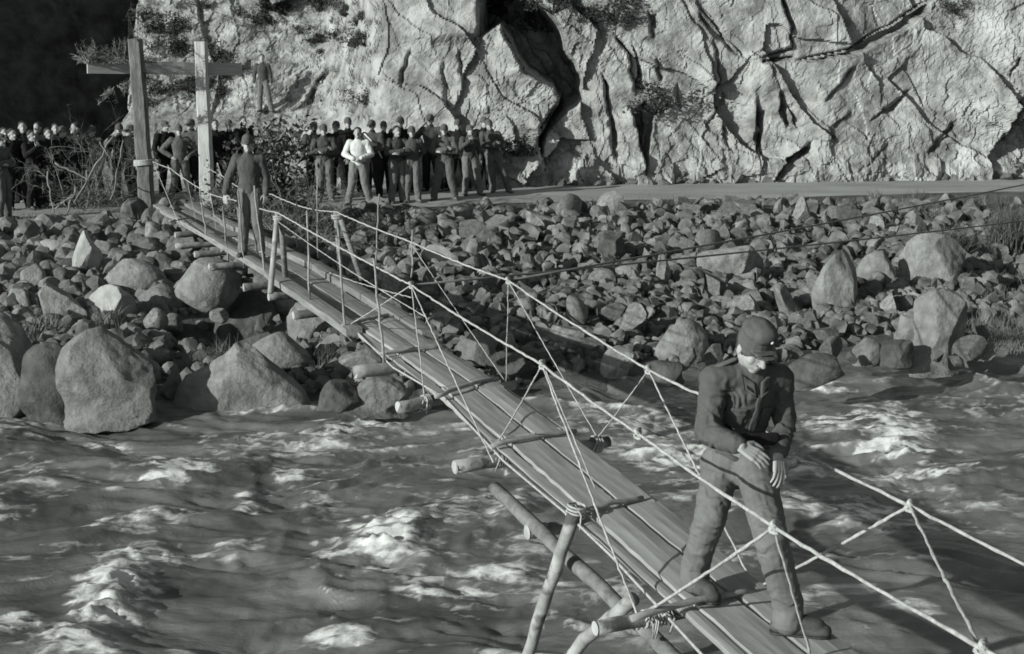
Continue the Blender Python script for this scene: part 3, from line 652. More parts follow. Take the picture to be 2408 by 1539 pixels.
# posts of the portal
portal = thing('timber_portal', 'timber gate of a grey post, a pale post and a crossbeam at the bridge head', 'gate', (-7.6, 30.6, gz(-7.6, 30.6)))
def square_post(name, base, top, w, mat, seed):
    base = Vector(base); top = Vector(top); n = 14; V = []; F = []; rr = random.Random(seed); org = portal.location
    for i in range(n):
        t = i/(n-1); c = base.lerp(top, t)-org; ww = w*(1.05-.15*t)/2; jx, jy = rr.uniform(-.008, .008), rr.uniform(-.008, .008)
        for sx, sy in ((-1, -.8), (-.8, -1), (.8, -1), (1, -.8), (1, .8), (.8, 1), (-.8, 1), (-1, .8)): V.append((c.x+jx+sx*ww*rr.uniform(.97, 1.03), c.y+jy+sy*ww, c.z))
    for i in range(n-1):
        for k in range(8): F.append((i*8+k, i*8+(k+1) % 8, i*8+8+(k+1) % 8, i*8+8+k))
    F.append(tuple(range(7, -1, -1))); F.append(tuple((n-1)*8+k for k in range(8)))
    mb = MB(); mb.add(V, F); return obj(name, mb.mesh(name, False), mat, portal)
lp_b = at_y(348, 492, 29.9); lp_t = at_y(318, 92, 29.9); lp_b.z = min(lp_b.z, .95)-.25
square_post('post', lp_b, lp_t, .285, M['post_grey'], 1)
rp_b = at_y(488, 470, 31.3); rp_t = at_y(472, 98, 31.3); rp_b.z -= .3
square_post('post', rp_b, rp_t, .27, M['post_pale'], 2)
cbl = at_y(205, 158, 30.15); cbr = at_y(566, 163, 31.75)
board_obj('crossbeam', cbl, cbr, .12, .27, M['beam'], portal, 3)
mb = MB(); cw = at_y(340, 381, 29.9)-portal.location
for k in range(4): tube(mb, [cw+Vector((.175*s*1.0, .175*c2, .03*k-.05+.012*s)) for s, c2 in ((-1, -1), (0, -1.03), (1, -1), (1, 1), (-1, 1), (-1, -1))], .018, 5)
obj('rope_binding', mb.mesh('binding'), M['rope'], portal)
# handropes
def rope_through(knots, off, r, name, sag=.02, mat='rope'):
    pts = [k if isinstance(k, Vector) else on_side(k[0], k[1], off) for k in knots]; P = []
    for a, b in zip(pts[:-1], pts[1:]):
        L = (b-a).length; P += span_pts(a, b, max(3, int(L/.08)), sag*min(1, L/3))[:-1]
    P.append(pts[-1]); P = [p+Vector((rb.gauss(0, .002), rb.gauss(0, .002), rb.gauss(0, .002))) for p in P]; return tube_obj(name, P, [r*rb.uniform(.82, 1.18) for _ in P], M[mat], bridge, 7), pts
HL, HR = -.46, .5
post_l = at_y(360, 381, 29.7); post_r = at_y(484, 392, 31.1)
l_rope, LP = rope_through([post_l, at_y(400, 396, 28), at_y(440, 425, 26.3), at_y(495, 457, 24.6), at_y(548, 470, 22.6), at_y(600, 486, 21), at_y(652, 500, ya), (967, 671), (1275, 858), (1500, 1020), (1820, 1240), (2310, 1525), (2700, 1745)], HL, .0088, 'handrail_rope', .015)
r_rope, RP = rope_through([post_r, at_y(520, 412, 28.5), at_y(560, 440, 26), at_y(640, 458, 24.4), at_y(710, 487, 22.5), at_y(792, 499, yb), (963, 568), (1195, 660), (1525, 870), (1640, 925), (1850, 1045), (2140, 1190), (2560, 1400)], HR, .0088, 'handrail_rope', .015)
def knot(p, parent, r=.03):
    mb = MB(); p = Vector(p)-bridge.location
    for k in range(2): tube(mb, [p+Vector((r*.6*math.sin(q*2+k), r*math.cos(q+k), r*math.sin(q))) for q in np.linspace(0, 6.28, 12)], .009, 5)
    obj('knot', mb.mesh('knot'), M['rope'], parent)
for p in LP[7:12]: knot(p, l_rope)
for p in (RP[7], RP[8], RP[11]): knot(p, r_rope)
# main cables along both edges of the deck
def edge_cable(pts, z, r): return tube_obj('deck_cable', [on_z(px, py, z) for px, py in pts], r, M['rope'], bridge, 7)
edge_cable([(380, 497), (520, 575), (640, 640)], 1.35, .009)
edge_cable([(800, 745), (830, 772), (925, 865), (1045, 935), (1185, 1085), (1340, 1215), (1440, 1310), (1560, 1440), (1650, 1539), (1790, 1690)], 1.40, .0095)
edge_cable([(1150, 885), (1325, 1010), (1490, 1145), (1600, 1232), (1700, 1330), (1850, 1445), (2010, 1570)], 1.40, .009)
# hangers
def hang(a, b, r=.0075, name='hanger_rope', sag=.008, mat='rope'):
    n = max(7, int((Vector(a)-Vector(b)).length/.05)); P = span_pts(a, b, n, sag); return tube_obj(name, [p+Vector((rb.gauss(0, .0018), rb.gauss(0, .0018), 0)) for p in P], [r*.86*rb.uniform(.8, 1.2) for _ in P], M[mat], bridge, 6)
LK = {k: p for k, p in zip(('a', 'b', 'c', 'd', 'e', 'f'), LP[7:13])}
e0 = on_z(1000, 945, 1.36); e1 = on_z(1160, 1088, 1.36); e2 = on_z(1500, 1452, 1.36); e3 = on_z(1918, 1575, 1.36)
f0 = on_z(1190, 900, 1.36); f1 = on_z(1405, 1030, 1.36); f2 = on_z(1776, 1385, 1.36); f3 = on_z(2320, 1550, 1.5)
hang(LK['a'], on_z(812, 770, 1.38)); hang(LK['a'], e1); hang(LK['a'], e0, .006)
hang(LK['b'], on_z(1171, 1040, 1.38)); hang(LK['b'], e2, .008); hang(LK['b']+Vector((.02, .01, -.03)), on_z(1400, 1150, 1.62), .006)
hang(LK['d'], e2, .0105); hang(LK['d'], e3, .0085)
hang(RP[7], f0, .006); hang(RP[7], f1, .006); hang(RP[8], f1, .0065); hang(RP[8], f2, .008); hang(RP[11], f2, .0115); hang(RP[11], LP[11]+Vector((0, 0, -.01)), .0095)
hang(on_side(963, 568, HR), f0, .005)
# rope lashings at the beam ends
def lashing(p, r, n, ax, tails=3, seed=0):
    mb = MB(); d, a, b = frame(ax); rr = random.Random(seed); p = Vector(p)-bridge.location
    for k in range(n): tube(mb, [p+d*(k*.022+.008*q/6.28)+(a*math.cos(q)+b*math.sin(q))*(r+.006) for q in np.linspace(0, 6.28, 13)], .009, 5)
    for k in range(tails):
        q = p+d*.02*k+Vector((0, 0, r)); e = q+Vector((rr.uniform(-.06, .06), rr.uniform(-.1, .0), rr.uniform(-.16, -.08))); tube(mb, [q, (q+e)/2+Vector((.02, -.05, .03)), e], .006, 5)
    obj('lashing', mb.mesh('lashing'), M['rope'], bridge)
def beam_pt(A, B, t): return A.lerp(B, t)
lashing(beam_pt(*lg1, .26), .05, 4, lg1[1]-lg1[0], 2, 1); lashing(beam_pt(*lg2, .28), .042, 4, lg2[1]-lg2[0], 4, 2); lashing(beam_pt(*lg2, .36), .042, 3, lg2[1]-lg2[0], 5, 5)
lashing(beam_pt(*lg0, .2), .058, 3, lg0[1]-lg0[0], 2, 3); lashing(beam_pt(*lgm, .5), .055, 2, lgm[1]-lgm[0], 1, 4)
lashing(beam_pt(*lg1, .9), .062, 3, lg1[1]-lg1[0], 3, 6); lashing(beam_pt(*lg2, .93), .042, 3, lg2[1]-lg2[0], 3, 7); lashing(on_z(1352, 1214, 1.44), .055, 4, Vector((.2, 0, 1)), 2, 8)
# thin upright stakes
for i, (t, b, off) in enumerate([((524, 484), (536, 614), HL), ((561, 450), (574, 629), HL), ((597, 436), (624, 656), HL), ((721, 495), (729, 725), HL), ((796, 537), (811, 774), HL), ((878, 606), (903, 851), HL),
        ((698, 419), (698, 583), HR), ((746, 419), (748, 606), HR), ((891, 457), (884, 625), HR), ((971, 541), (968, 652), HR), ((470, 445), (486, 560), HL)]):
    bb = on_side(*b, off); tt = at_y(t[0], t[1], bb.y+.02)
    P, R = log_pts(bb, tt, .0135 if off < 0 else .011, 9, .008, 70+i); tube_obj('stake', P, R, M['batten' if i % 3 == 2 else 'log'], bridge, 6)
# low ropes at the far end
hang(post_l, on_z(425, 535, 1.3), .008); hang(at_y(440, 425, 26.3), at_y(470, 560, 26.2), .006); hang(at_y(495, 457, 24.6), at_y(512, 560, 24.5), .006)
rope_through([at_y(500, 505, 26), at_y(600, 560, 23.5), at_y(720, 620, 20), at_y(967, 700, 14.6)], HR, .006, 'middle_rope', .03)
hang(at_y(652, 520, ya), on_side(1000, 745, HL), .006, 'middle_rope', .03)
# two guy wires running to the right bank
def guy(a, b, lab):
    a = Vector(a); b = Vector(b); d = (b-a).normalized(); e = b+d*16
    tag(tube_obj('guy_wire', span_pts(a, e, 24, .12), .011, M['wire'], None, 6, (0, 0, 0)), lab, 'wire')
guy(RP[7], at_y(2408, 417, 22), 'upper dark guy wire running from the footbridge handrail to the right edge')
guy(LP[7], at_y(2408, 502, 22), 'lower dark guy wire running from the footbridge handrail to the right edge')
# ================================================================ PEOPLE
def capsule(a, b, ra, rb, fl=None, seg=16, hs=4):
    a = np.array(a, float); b = np.array(b, float); d = b-a; L = np.linalg.norm(d)
    if L < 1e-6: d = np.array([0, 0, 1.]); L = 1e-6
    else: d = d/L
    u = np.cross(d, [0, 0, 1.] if abs(d[2]) < .9 else [0, 1., 0]); u /= np.linalg.norm(u); v = np.cross(d, u)
    prof = [(-ra*math.cos(t), ra*math.sin(t)) for t in np.linspace(.12, math.pi/2, hs)]+[(L+rb*math.cos(t), rb*math.sin(t)) for t in np.linspace(math.pi/2, .12, hs)]
    V = []; F = []
    for h, r in prof:
        for k in range(seg):
            t = 2*math.pi*k/seg; V.append(a+d*h+(u*math.cos(t)+v*math.sin(t))*r)
    V = np.array(V)
    if fl is not None:                       # (direction, factor): flatten the section
        n = np.array(fl[0], float); n /= np.linalg.norm(n); c = a+np.outer(((V-a)@d), d); r = V-c; V = V-np.outer(r@n, n)*(1-fl[1])
    n = len(prof)
    for i in range(n-1):
        for k in range(seg): F.append((i*seg+k, i*seg+(k+1) % seg, (i+1)*seg+(k+1) % seg, (i+1)*seg+k))
    F.append(tuple(range(seg-1, -1, -1))); F.append(tuple((n-1)*seg+k for k in range(seg)))
    return V, F
def ellip(c, rx, ry, rz, R=None):
    V, F = ICO[3]; V = V*np.array([rx, ry, rz])
    if R is not None: V = V@np.array(R).T
    return V+np.array(c, float), [tuple(f) for f in F]
def fuse(name, prims, voxel, it=4, fac=.5, fold=None):
    mb = MB()
    for V, F in prims: mb.add(V, F)
    o = bpy.data.objects.new('tmp', mb.mesh('tmp')); col.objects.link(o)
    m = o.modifiers.new('r', 'REMESH'); m.mode = 'VOXEL'; m.voxel_size = voxel; m.use_smooth_shade = True
    if it: s = o.modifiers.new('s', 'SMOOTH'); s.iterations = it; s.factor = fac
    dg = bpy.context.evaluated_depsgraph_get(); me = bpy.data.meshes.new_from_object(o.evaluated_get(dg)); me.name = name
    bpy.data.objects.remove(o)
    if fold is not None:
        n = len(me.vertices); V = np.empty(n*3, np.float32); Nn = np.empty(n*3, np.float32); me.vertices.foreach_get('co', V); me.vertices.foreach_get('normal', Nn)
        V = V.reshape(-1, 3); Nn = Nn.reshape(-1, 3); V += Nn*fold(V)[:, None]; me.vertices.foreach_set('co', V.astype(np.float32).ravel()); me.update()
    me.polygons.foreach_set('use_smooth', np.full(len(me.polygons), True, dtype=bool))
    return me
def chain(pts, rad, fl=None): return [capsule(pts[i], pts[i+1], rad[i], rad[i+1], fl) for i in range(len(pts)-1)]
def A3(*v): return np.array(v, float)
def hand_prims(wrist, tip, side, palm_n, curl=.3, scale=1.0):
    # palm, four fingers of different lengths with two bends, thumb from the side of the palm
    w = np.array(wrist, float); d = np.array(tip, float)-w; d /= np.linalg.norm(d); n = np.array(palm_n, float); n -= d*(n@d); n /= np.linalg.norm(n); s = np.cross(d, n)*side
    P = []; S = scale
    for k in range(4): P.append(capsule(w+s*(.012*(k-1.5))*S, w+d*.082*S+s*(.0205*(k-1.5))*S, .0145*S, .0125*S, (n, .9)))
    for k, ln in enumerate((.070, .080, .074, .058)):
        b = w+d*.085*S+s*(.0205*(k-1.5))*S*-1; dd = d+s*-.06*(k-1.5); dd /= np.linalg.norm(dd); r = .0098-.0006*abs(k-1)
        for j, f in enumerate((.46, .32, .24)):
            c = curl*(1+.12*k)*(1 if j else .8); dd = dd*math.cos(c)+n*math.sin(c); dd /= np.linalg.norm(dd); e = b+dd*ln*f*S; P.append(capsule(b, e, r*S*(1-.08*j), r*S*(.92-.08*j), None, 10, 3)); b = e
    b = w+d*.02*S+s*.03*S; m = b+(d*.55+s*.75+n*.25)*.042*S; e = m+(d*.9+s*.25+n*.3)*.036*S; t = e+(d*.95+s*.0+n*.3)*.026*S
    P += [capsule(b, m, .0155*S, .0125*S), capsule(m, e, .0122*S, .011*S), capsule(e, t, .0108*S, .009*S)]
    return P
ARMS = {  # elbow, wrist, finger tip for the figure's right hand (x < 0) and left hand
 'sides': [((-.25, .03, 1.14), (-.27, -.05, .90), (-.26, -.09, .72)), ((.25, .03, 1.14), (.27, -.05, .90), (.26, -.09, .72))],
 'folded': [((-.27, -.08, 1.15), (.06, -.23, 1.20), (.22, -.19, 1.23)), ((.27, -.08, 1.13), (-.06, -.22, 1.14), (-.22, -.17, 1.17))],
 'hips': [((-.40, .06, 1.18), (-.20, -.03, 1.04), (-.13, -.13, .98)), ((.40, .06, 1.18), (.20, -.03, 1.04), (.13, -.13, .98))],
 'behind': [((-.28, .10, 1.16), (-.07, .19, .98), (.06, .2, .93)), ((.28, .10, 1.16), (.07, .18, 1.0), (-.07, .2, .96))],
 'front': [((-.29, -.03, 1.15), (-.07, -.25, 1.06), (.08, -.25, 1.04)), ((.29, -.03, 1.15), (.08, -.24, 1.08), (-.06, -.26, 1.07))],
 'raised': [((-.27, -.10, 1.2), (-.08, -.26, 1.38), (.0, -.24, 1.5)), ((.26, .03, 1.14), (.27, -.05, .90), (.26, -.09, .73))],
 'rail': [((-.30, .0, 1.14), (-.36, -.10, .91), (-.36, -.18, .78)), ((.26, .04, 1.13), (.25, -.04, .9), (.24, -.09, .73))]}
LEGS = {'stand': [(-.10, -.13), (.10, .13)], 'wide': [(-.14, -.23), (.14, .22)], 'easy': [(-.10, -.12), (.17, .24)]}
def archetype(arms, legs, lean=0.0, vox=.011):
    sh = [A3(-.185, .01, 1.40), A3(.185, .01, 1.40)]; body = []; jk = []; tr = []; boots = []
    pel = A3(0, .01, .95); chest = A3(0, 0, 1.26); nb = A3(0, .01, 1.46); hd = A3(0, -.025, 1.61); fy = ((0, 1, 0), .66)
    body += [capsule(pel, chest, .13, .14, fy), capsule(chest, A3(0, 0, 1.38), .14, .12, fy), capsule(nb-A3(0, 0, .05), hd-A3(0, -.01, .05), .056, .052)]
    body += [ellip(hd+A3(0, .015, .03), .078, .096, .10), ellip(hd+A3(0, -.025, -.045), .06, .068, .075), ellip(hd+A3(0, -.10, -.01), .013, .02, .025), ellip(hd+A3(-.078, .01, -.005), .012, .02, .032), ellip(hd+A3(.078, .01, -.005), .012, .02, .032), ellip(hd+A3(0, -.082, -.09), .026, .022, .02)]
    jk += [capsule(A3(0, .01, .98), A3(0, 0, 1.14), .172, .158, fy), capsule(A3(0, 0, 1.14), A3(0, 0, 1.30), .158, .182, fy), capsule(A3(-.12, .005, 1.37), A3(.12, .005, 1.37), .085, .085), capsule(A3(0, .012, 1.40), A3(0, .008, 1.485), .1, .068)]
    for i in (0, 1):
        sg = -1 if i == 0 else 1; e, w, t = [A3(*q) for q in ARMS[arms][i]]
        body += [capsule(sh[i], e, .045, .04), capsule(e, w, .04, .03)]+hand_prims(w, t, -sg if arms != 'behind' else sg, (-sg*.3, .6, -.2) if arms in ('sides', 'rail') else (0, .9, -.3), .35)
        jk += [capsule(A3(sg*.12, .005, 1.38), sh[i], .08, .078), capsule(sh[i], e, .077, .064), capsule(e, w-(w-e)*.06, .064, .05)]
        kx, ax = LEGS[legs][i]; hip = A3(sg*.09, .01, .92); k = A3(kx, -.03 if legs != 'easy' or i == 0 else -.09, .50); an = A3(ax, .03 if legs != 'easy' or i == 0 else -.06, .10)
        toe = an+A3(sg*.05, -.19, -.062); heel = an+A3(0, .045, -.055)
        body += [capsule(hip, k, .075, .052), capsule(k, an, .052, .04), capsule(an+A3(0, 0, -.04), toe, .04, .03)]
        tr += [capsule(A3(0, .01, .93), hip, .135, .118, fy), capsule(hip, k, .112, .086), capsule(k, an+A3(0, 0, .06), .086, .078), capsule(an+A3(0, -.01, .08), an+A3(0, -.012, .0), .078, .08)]
        boots.append(fuse('boot', [capsule(an+A3(0, 0, .05), an+A3(0, .005, -.03), .055, .052), capsule(heel, toe, .05, .045, ((0, 0, 1), .75)), capsule(heel+A3(0, 0, -.02), toe+A3(0, 0, -.015), .048, .044, ((0, 0, 1), .5))], vox, 3))
    tr += [capsule(A3(0, .01, .94), A3(0, .01, 1.02), .158, .15, fy)]
    fold = lambda V: .011*fbm(V*[11, 11, 6], 3, 5)+.006*ridged(V*[16, 16, 9], 2, 8)
    cap = [capsule(hd+A3(0, .015, .045), hd+A3(0, .012, .065), .094, .088), capsule(hd+A3(0, -.03, .09), hd+A3(0, .045, .085), .07, .07, ((0, 0, 1), .75)), capsule(hd+A3(0, -.07, .045), hd+A3(0, -.14, .022), .058, .05, ((0, .35, 1), .2))]
    me = {'body': fuse('body', body, vox*.8, 2), 'jacket': fuse('jacket', jk, vox, 3, .5, fold), 'trousers': fuse('trousers', tr, vox, 3, .5, fold), 'boots': boots, 'cap': fuse('cap', cap, vox*.8, 2), 'hair': fuse('hair', [ellip(hd+A3(0, .03, .055), .086, .094, .088), capsule(hd+A3(0, .07, .02), hd+A3(0, .06, -.05), .06, .05)], vox*.8, 2)}
    if lean:
        for mm in [me['body'], me['jacket'], me['trousers'], me['cap'], me['hair']]+boots:
            for v in mm.vertices: v.co.x += lean*max(0, v.co.z-.05)
    return me
ARCH = {}
def figure(kind, pos, rotz, h, label, jacket='field_grey', trousers='field_grey_trousers', head='cap', cap='cap_cloth', group=None, name='person'):
    if kind not in ARCH: ARCH[kind] = archetype(*kind)
    a = ARCH[kind]; r = thing(name, label, 'person', pos, rotz, group); s = h/1.76; wv_ = ((len(label)*37) % 17)/17; r.scale = (s*(.93+.16*wv_), s*(.93+.16*wv_), s)
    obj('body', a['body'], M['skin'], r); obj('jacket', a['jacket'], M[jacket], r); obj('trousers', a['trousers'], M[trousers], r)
    for b in a['boots']: obj('boot', b, M['boot'], r)
    obj('cap' if head == 'cap' else 'hair', a[head], M[cap if head == 'cap' else 'hair'], r)
    return r
def road_at(px, py, dy=0):
    p = on_ground(px, py); p.y += dy; p.z = max(gz(p.x, p.y), ROAD_Z+.012 if p.y > np.interp(p.x, ROADN[:, 0], ROADN[:, 1])+.3 else -9); return p
FO, HI, BE, FR, SI, RA, LN = ('folded', 'stand'), ('hips', 'wide'), ('behind', 'stand'), ('front', 'wide'), ('sides', 'easy'), ('raised', 'stand'), ('folded', 'easy', -.14)
CROWD = [  # kind, feet on the picture, extra metres back, turn, height, jacket, trousers, head, label
 # the group on the road right of the bridge head
 (FO, 765, 478, 0, .1, 1.76, 'mid_cloth', 'field_grey_trousers', 'cap', 'capped man with folded arms at the left end of the front row'),
 (FR, 845, 486, 0, -.05, 1.74, 'white_cloth', 'pale_trousers', 'hair', 'bareheaded man in white shirt and pale trousers, front row on road'),
 (FO, 935, 480, 0, .35, 1.74, 'mid_cloth', 'field_grey_trousers', 'hair', 'bareheaded man with folded arms just right of the man in the white shirt'),
 (BE, 970, 479, 0, .1, 1.72, 'field_grey', 'field_grey_trousers', 'cap', 'capped man with both hands behind his back in the front row'),
 (('folded', 'wide'), 1046, 474, 0, 0, 1.74, 'light_cloth', 'light_cloth', 'cap', 'capped man in lighter clothes with folded arms and feet apart, front row'),
 (('raised', 'easy'), 1105, 462, 0, .3, 1.66, 'mid_cloth', 'field_grey_trousers', 'cap', 'man in mid grey standing just left of the leaning man on the road'),
 (LN, 1172, 456, 0, .1, 1.76, 'mid_cloth', 'light_cloth', 'cap', 'man leaning to the left at the right end of the group on the road'),
 (('sides', 'stand'), 742, 470, .5, .2, 1.74, 'mid_cloth', 'dark_shade_cloth', 'cap', 'man whose capped head shows left of the first man with folded arms'),
 (SI, 795, 470, .6, -.2, 1.76, 'dark_shade_cloth', 'dark_shade_cloth', 'cap', 'dark clothed man standing behind and left of the white shirt'),
 (SI, 822, 468, 1.2, .1, 1.8, 'dark_shade_cloth', 'dark_shade_cloth', 'cap', 'man at the back whose head shows just above the white shirted man, left side'),
 (FO, 878, 472, .5, -.3, 1.80, 'mid_cloth', 'dark_shade_cloth', 'cap', 'soldier with a white sling over his shoulder behind the white shirted man'),
 (('front', 'stand'), 905, 470, .9, .2, 1.74, 'dark_shade_cloth', 'dark_shade_cloth', 'cap', 'dark figure behind the soldier with the white sling'),
 (SI, 944, 466, 1.0, 0, 1.82, 'dark_shade_cloth', 'dark_shade_cloth', 'cap', 'tall man in dark clothes behind the bareheaded man with folded arms'),
 (('hips', 'easy'), 1014, 464, 1.1, -.2, 1.86, 'mid_cloth', 'dark_shade_cloth', 'cap', 'tallest capped man at the back between the two front row men'),
 (('behind', 'wide'), 1078, 460, .8, 0, 1.74, 'dark_shade_cloth', 'dark_shade_cloth', 'cap', 'dark clothed man behind the man in lighter clothes, right side'),
 (FO, 1138, 456, .6, .2, 1.78, 'dark_shade_cloth', 'dark_shade_cloth', 'cap', 'dark clothed man standing behind the leaning man'),
 # around the portal
 (HI, 428, 476, 0, .15, 1.74, 'light_cloth', 'light_cloth', 'cap', 'man in light shirt with hands on hips between the two gate posts'),
 (SI, 395, 470, 1.0, .5, 1.74, 'dark_shade_cloth', 'dark_shade_cloth', 'cap', 'dark clothed man half hidden right of the grey gate post'),
 (FO, 458, 466, .7, -.5, 1.78, 'mid_cloth', 'dark_shade_cloth', 'cap', 'man with a turned face just left of the pale gate post'),
 (SI, 318, 482, .4, -.7, 1.74, 'dark_shade_cloth', 'dark_shade_cloth', 'cap', 'dark clothed man turned aside left of the grey gate post'),
 (SI, 512, 462, .6, .2, 1.76, 'dark_shade_cloth', 'dark_shade_cloth', 'hair', 'dark silhouette immediately right of the pale gate post'),
 (FO, 545, 462, .8, 0, 1.74, 'dark_shade_cloth', 'dark_shade_cloth', 'cap', 'dark silhouette second from the pale gate post'),
 (SI, 578, 462, 1.2, .4, 1.80, 'dark_shade_cloth', 'dark_shade_cloth', 'hair', 'dark silhouette with a bare head above the man on the footbridge'),
 (SI, 290, 482, 1.0, 0, 1.74, 'dark_shade_cloth', 'dark_shade_cloth', 'cap', 'dark figure behind the upright dead branches'),
 # the left crowd; shade on their bodies is put into the cloth colour
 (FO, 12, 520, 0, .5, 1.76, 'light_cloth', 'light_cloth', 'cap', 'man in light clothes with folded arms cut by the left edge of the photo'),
 (SI, 40, 500, .4, .3, 1.76, 'dark_shade_cloth', 'dark_shade_cloth', 'hair', 'dark coated man next to the man at the left edge, front of the dark crowd'),
 (FR, 66, 496, 1.4, .1, 1.84, 'dark_shade_cloth', 'dark_shade_cloth', 'hair', 'dark coated man with the highest head in the left crowd'),
 (RA, 84, 498, .3, .4, 1.72, 'dark_shade_cloth', 'dark_shade_cloth', 'hair', 'dark coated man with a hand raised to his chin in the left crowd'),
 (SI, 102, 494, 1.3, -.2, 1.82, 'dark_shade_cloth', 'dark_shade_cloth', 'hair', 'dark coated man at the back in the middle of the left crowd'),
 (FO, 124, 496, .6, .2, 1.74, 'dark_shade_cloth', 'dark_shade_cloth', 'hair', 'dark coated man with folded arms in the middle of the left crowd'),
 (SI, 160, 492, .5, -.3, 1.76, 'dark_shade_cloth', 'dark_shade_cloth', 'cap', 'dark capped man standing apart before the right end of the left crowd'),
 (BE, 190, 490, .9, -.4, 1.82, 'dark_shade_cloth', 'dark_shade_cloth', 'hair', 'dark coated man beside the brush heap at the right end of the left crowd'),
 (SI, 228, 488, 1.0, -.2, 1.72, 'mid_cloth', 'dark_shade_cloth', 'cap', 'man standing behind the brush heap'),
 (SI, 142, 490, 1.9, .1, 1.74, 'dark_shade_cloth', 'dark_shade_cloth', 'hair', 'rearmost dark coated man in the left crowd'),
 (SI, 22, 500, 1.5, .2, 1.72, 'dark_shade_cloth', 'dark_shade_cloth', 'hair', 'rear dark coated man near the left edge of the photo')]
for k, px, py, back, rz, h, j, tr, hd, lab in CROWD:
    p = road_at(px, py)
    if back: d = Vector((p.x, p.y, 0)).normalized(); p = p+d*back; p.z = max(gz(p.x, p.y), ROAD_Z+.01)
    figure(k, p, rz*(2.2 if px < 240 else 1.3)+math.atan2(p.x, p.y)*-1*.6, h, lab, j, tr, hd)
# white rifle sling of the soldier in the group
for o_ in [o for o in col.objects if o.get('label', '').startswith('soldier with a white sling')]:
    mb = MB(); tube(mb, [A3(-.12, -.13, 1.45), A3(.05, -.155, 1.30), A3(.19, -.12, 1.08), A3(.2, .02, .9)], [.016]*4, 6); obj('sling', mb.mesh('sling'), M['white_cloth'], o_)
# the man standing on the rock ledge
h0 = cliff_hit(622, 262)
for k_, (px, py, r_) in enumerate(((628, 276, .42), (676, 282, .5), (590, 284, .35))):
    q_ = cliff_hit(px, py); Vr, Fr = rock(1200+k_, 4, 8, .1, .06); Vr = Vr*np.array([r_, r_*.7, r_*.55]); mr_ = mesh_np('boulder', Vr, Fr, True); mr_.set_sharp_from_angle(angle=.4)
    tag(obj('boulder', mr_, M['boulder'], loc=q_+Vector((0, .15, -.10 if k_ else -.22))), ('rock block directly under the feet of the man on the ledge', 'rock block right of the feet of the man on the ledge', 'rock block left of the feet of the man on the ledge')[k_], 'boulder')
ledge = figure(SI, h0+Vector((0, -.12, -.02)), .1, 131*h0.length/FPX, 'man standing alone on the rock ledge above the crowd', 'mid_cloth', 'field_grey_trousers', 'hair')
# the man on the far part of the bridge
py_ = 20.4; pb = on_z(592, 603, deck_z(py_)+.02)
figure(('rail', 'stand'), pb, .12, 1.76, 'man on the far half of the footbridge holding the left handrail rope', 'field_grey', 'field_grey_trousers', 'cap')

# ---------------------------------------------------------------- the soldier in the foreground
def W(px, py, y): return np.array(at_y(px, py, y)[:])
DZ = 1.445
FT = Vector((1.28, 7.42, DZ-.02)); soldier = thing('person', 'soldier in field cap and tunic striding along the near deck with his head bowed', 'person', FT)
def loc_(p): return np.array(p)-np.array(FT[:])
rA = np.array(on_z(1634, 1352, DZ+.10)[:]); lA = np.array(on_z(1852, 1448, DZ+.10)[:])
rK, lK = W(1672, 1212, rA[1]-.20), W(1812, 1268, lA[1]-.08)
rH, lH = W(1698, 1090, 7.58), W(1776, 1098, 7.46); pel = (rH+lH)/2
chest = W(1756, 925, 7.38); nb = W(1768, 858, 7.36); rS, lS = W(1680, 893, 7.30), W(1834, 890, 7.44)
rE, rW = W(1664, 1016, 7.24), W(1742, 1050, 7.02); lE, lW = W(1846, 1000, 7.46), W(1830, 1072, 7.22)
rT, lT = W(1802, 1086, 6.98), W(1836, 1150, 7.14)
side = (lS-rS); side /= np.linalg.norm(side); fwd = np.cross(side, [0, 0, 1.]); fwd /= np.linalg.norm(fwd)
if fwd[1] > 0: fwd = -fwd
hc = W(1774, 818, 7.26)                                         # centre of the head
hf = fwd*.86+np.array([.10, 0, -.50]); hf /= np.linalg.norm(hf); hs_ = side-hf*(side@hf); hs_ /= np.linalg.norm(hs_); hu = np.cross(hs_, hf); hu = hu if hu[2] > 0 else -hu
HR_ = np.stack([hs_, -hf, hu], 1)                               # local head axes: x side, -y face, z crown
def HP(x, y, z): return loc_(hc+HR_@np.array([x, y, z]))
def hell(x, y, z, rx, ry, rz): return ellip(HP(x, y, z), rx, ry, rz, HR_)
L_ = loc_; fw = (fwd, .68); body = []
body += [capsule(L_(pel), L_(chest), .11, .125, fw), capsule(L_(chest), L_(nb)-A3(0, 0, .05), .125, .09, fw), capsule(L_(nb)-A3(0, 0, .04), HP(0, .03, -.06), .06, .056)]
for S_, E_, W_, T_, sg, pn, cu in ((rS, rE, rW, rT, 1, (.1, .5, -.7), .22), (lS, lE, lW, lT, 1, (-.5, .75, -.1), .30)):
    body += [capsule(L_(S_), L_(E_), .046, .042), capsule(L_(E_), L_(W_), .042, .029)]+hand_prims(L_(W_), L_(T_), sg, pn, cu, 1.05)
for h_, k_, a_ in ((rH, rK, rA), (lH, lK, lA)): body += [capsule(L_(h_), L_(k_), .08, .055), capsule(L_(k_), L_(a_), .056, .042)]
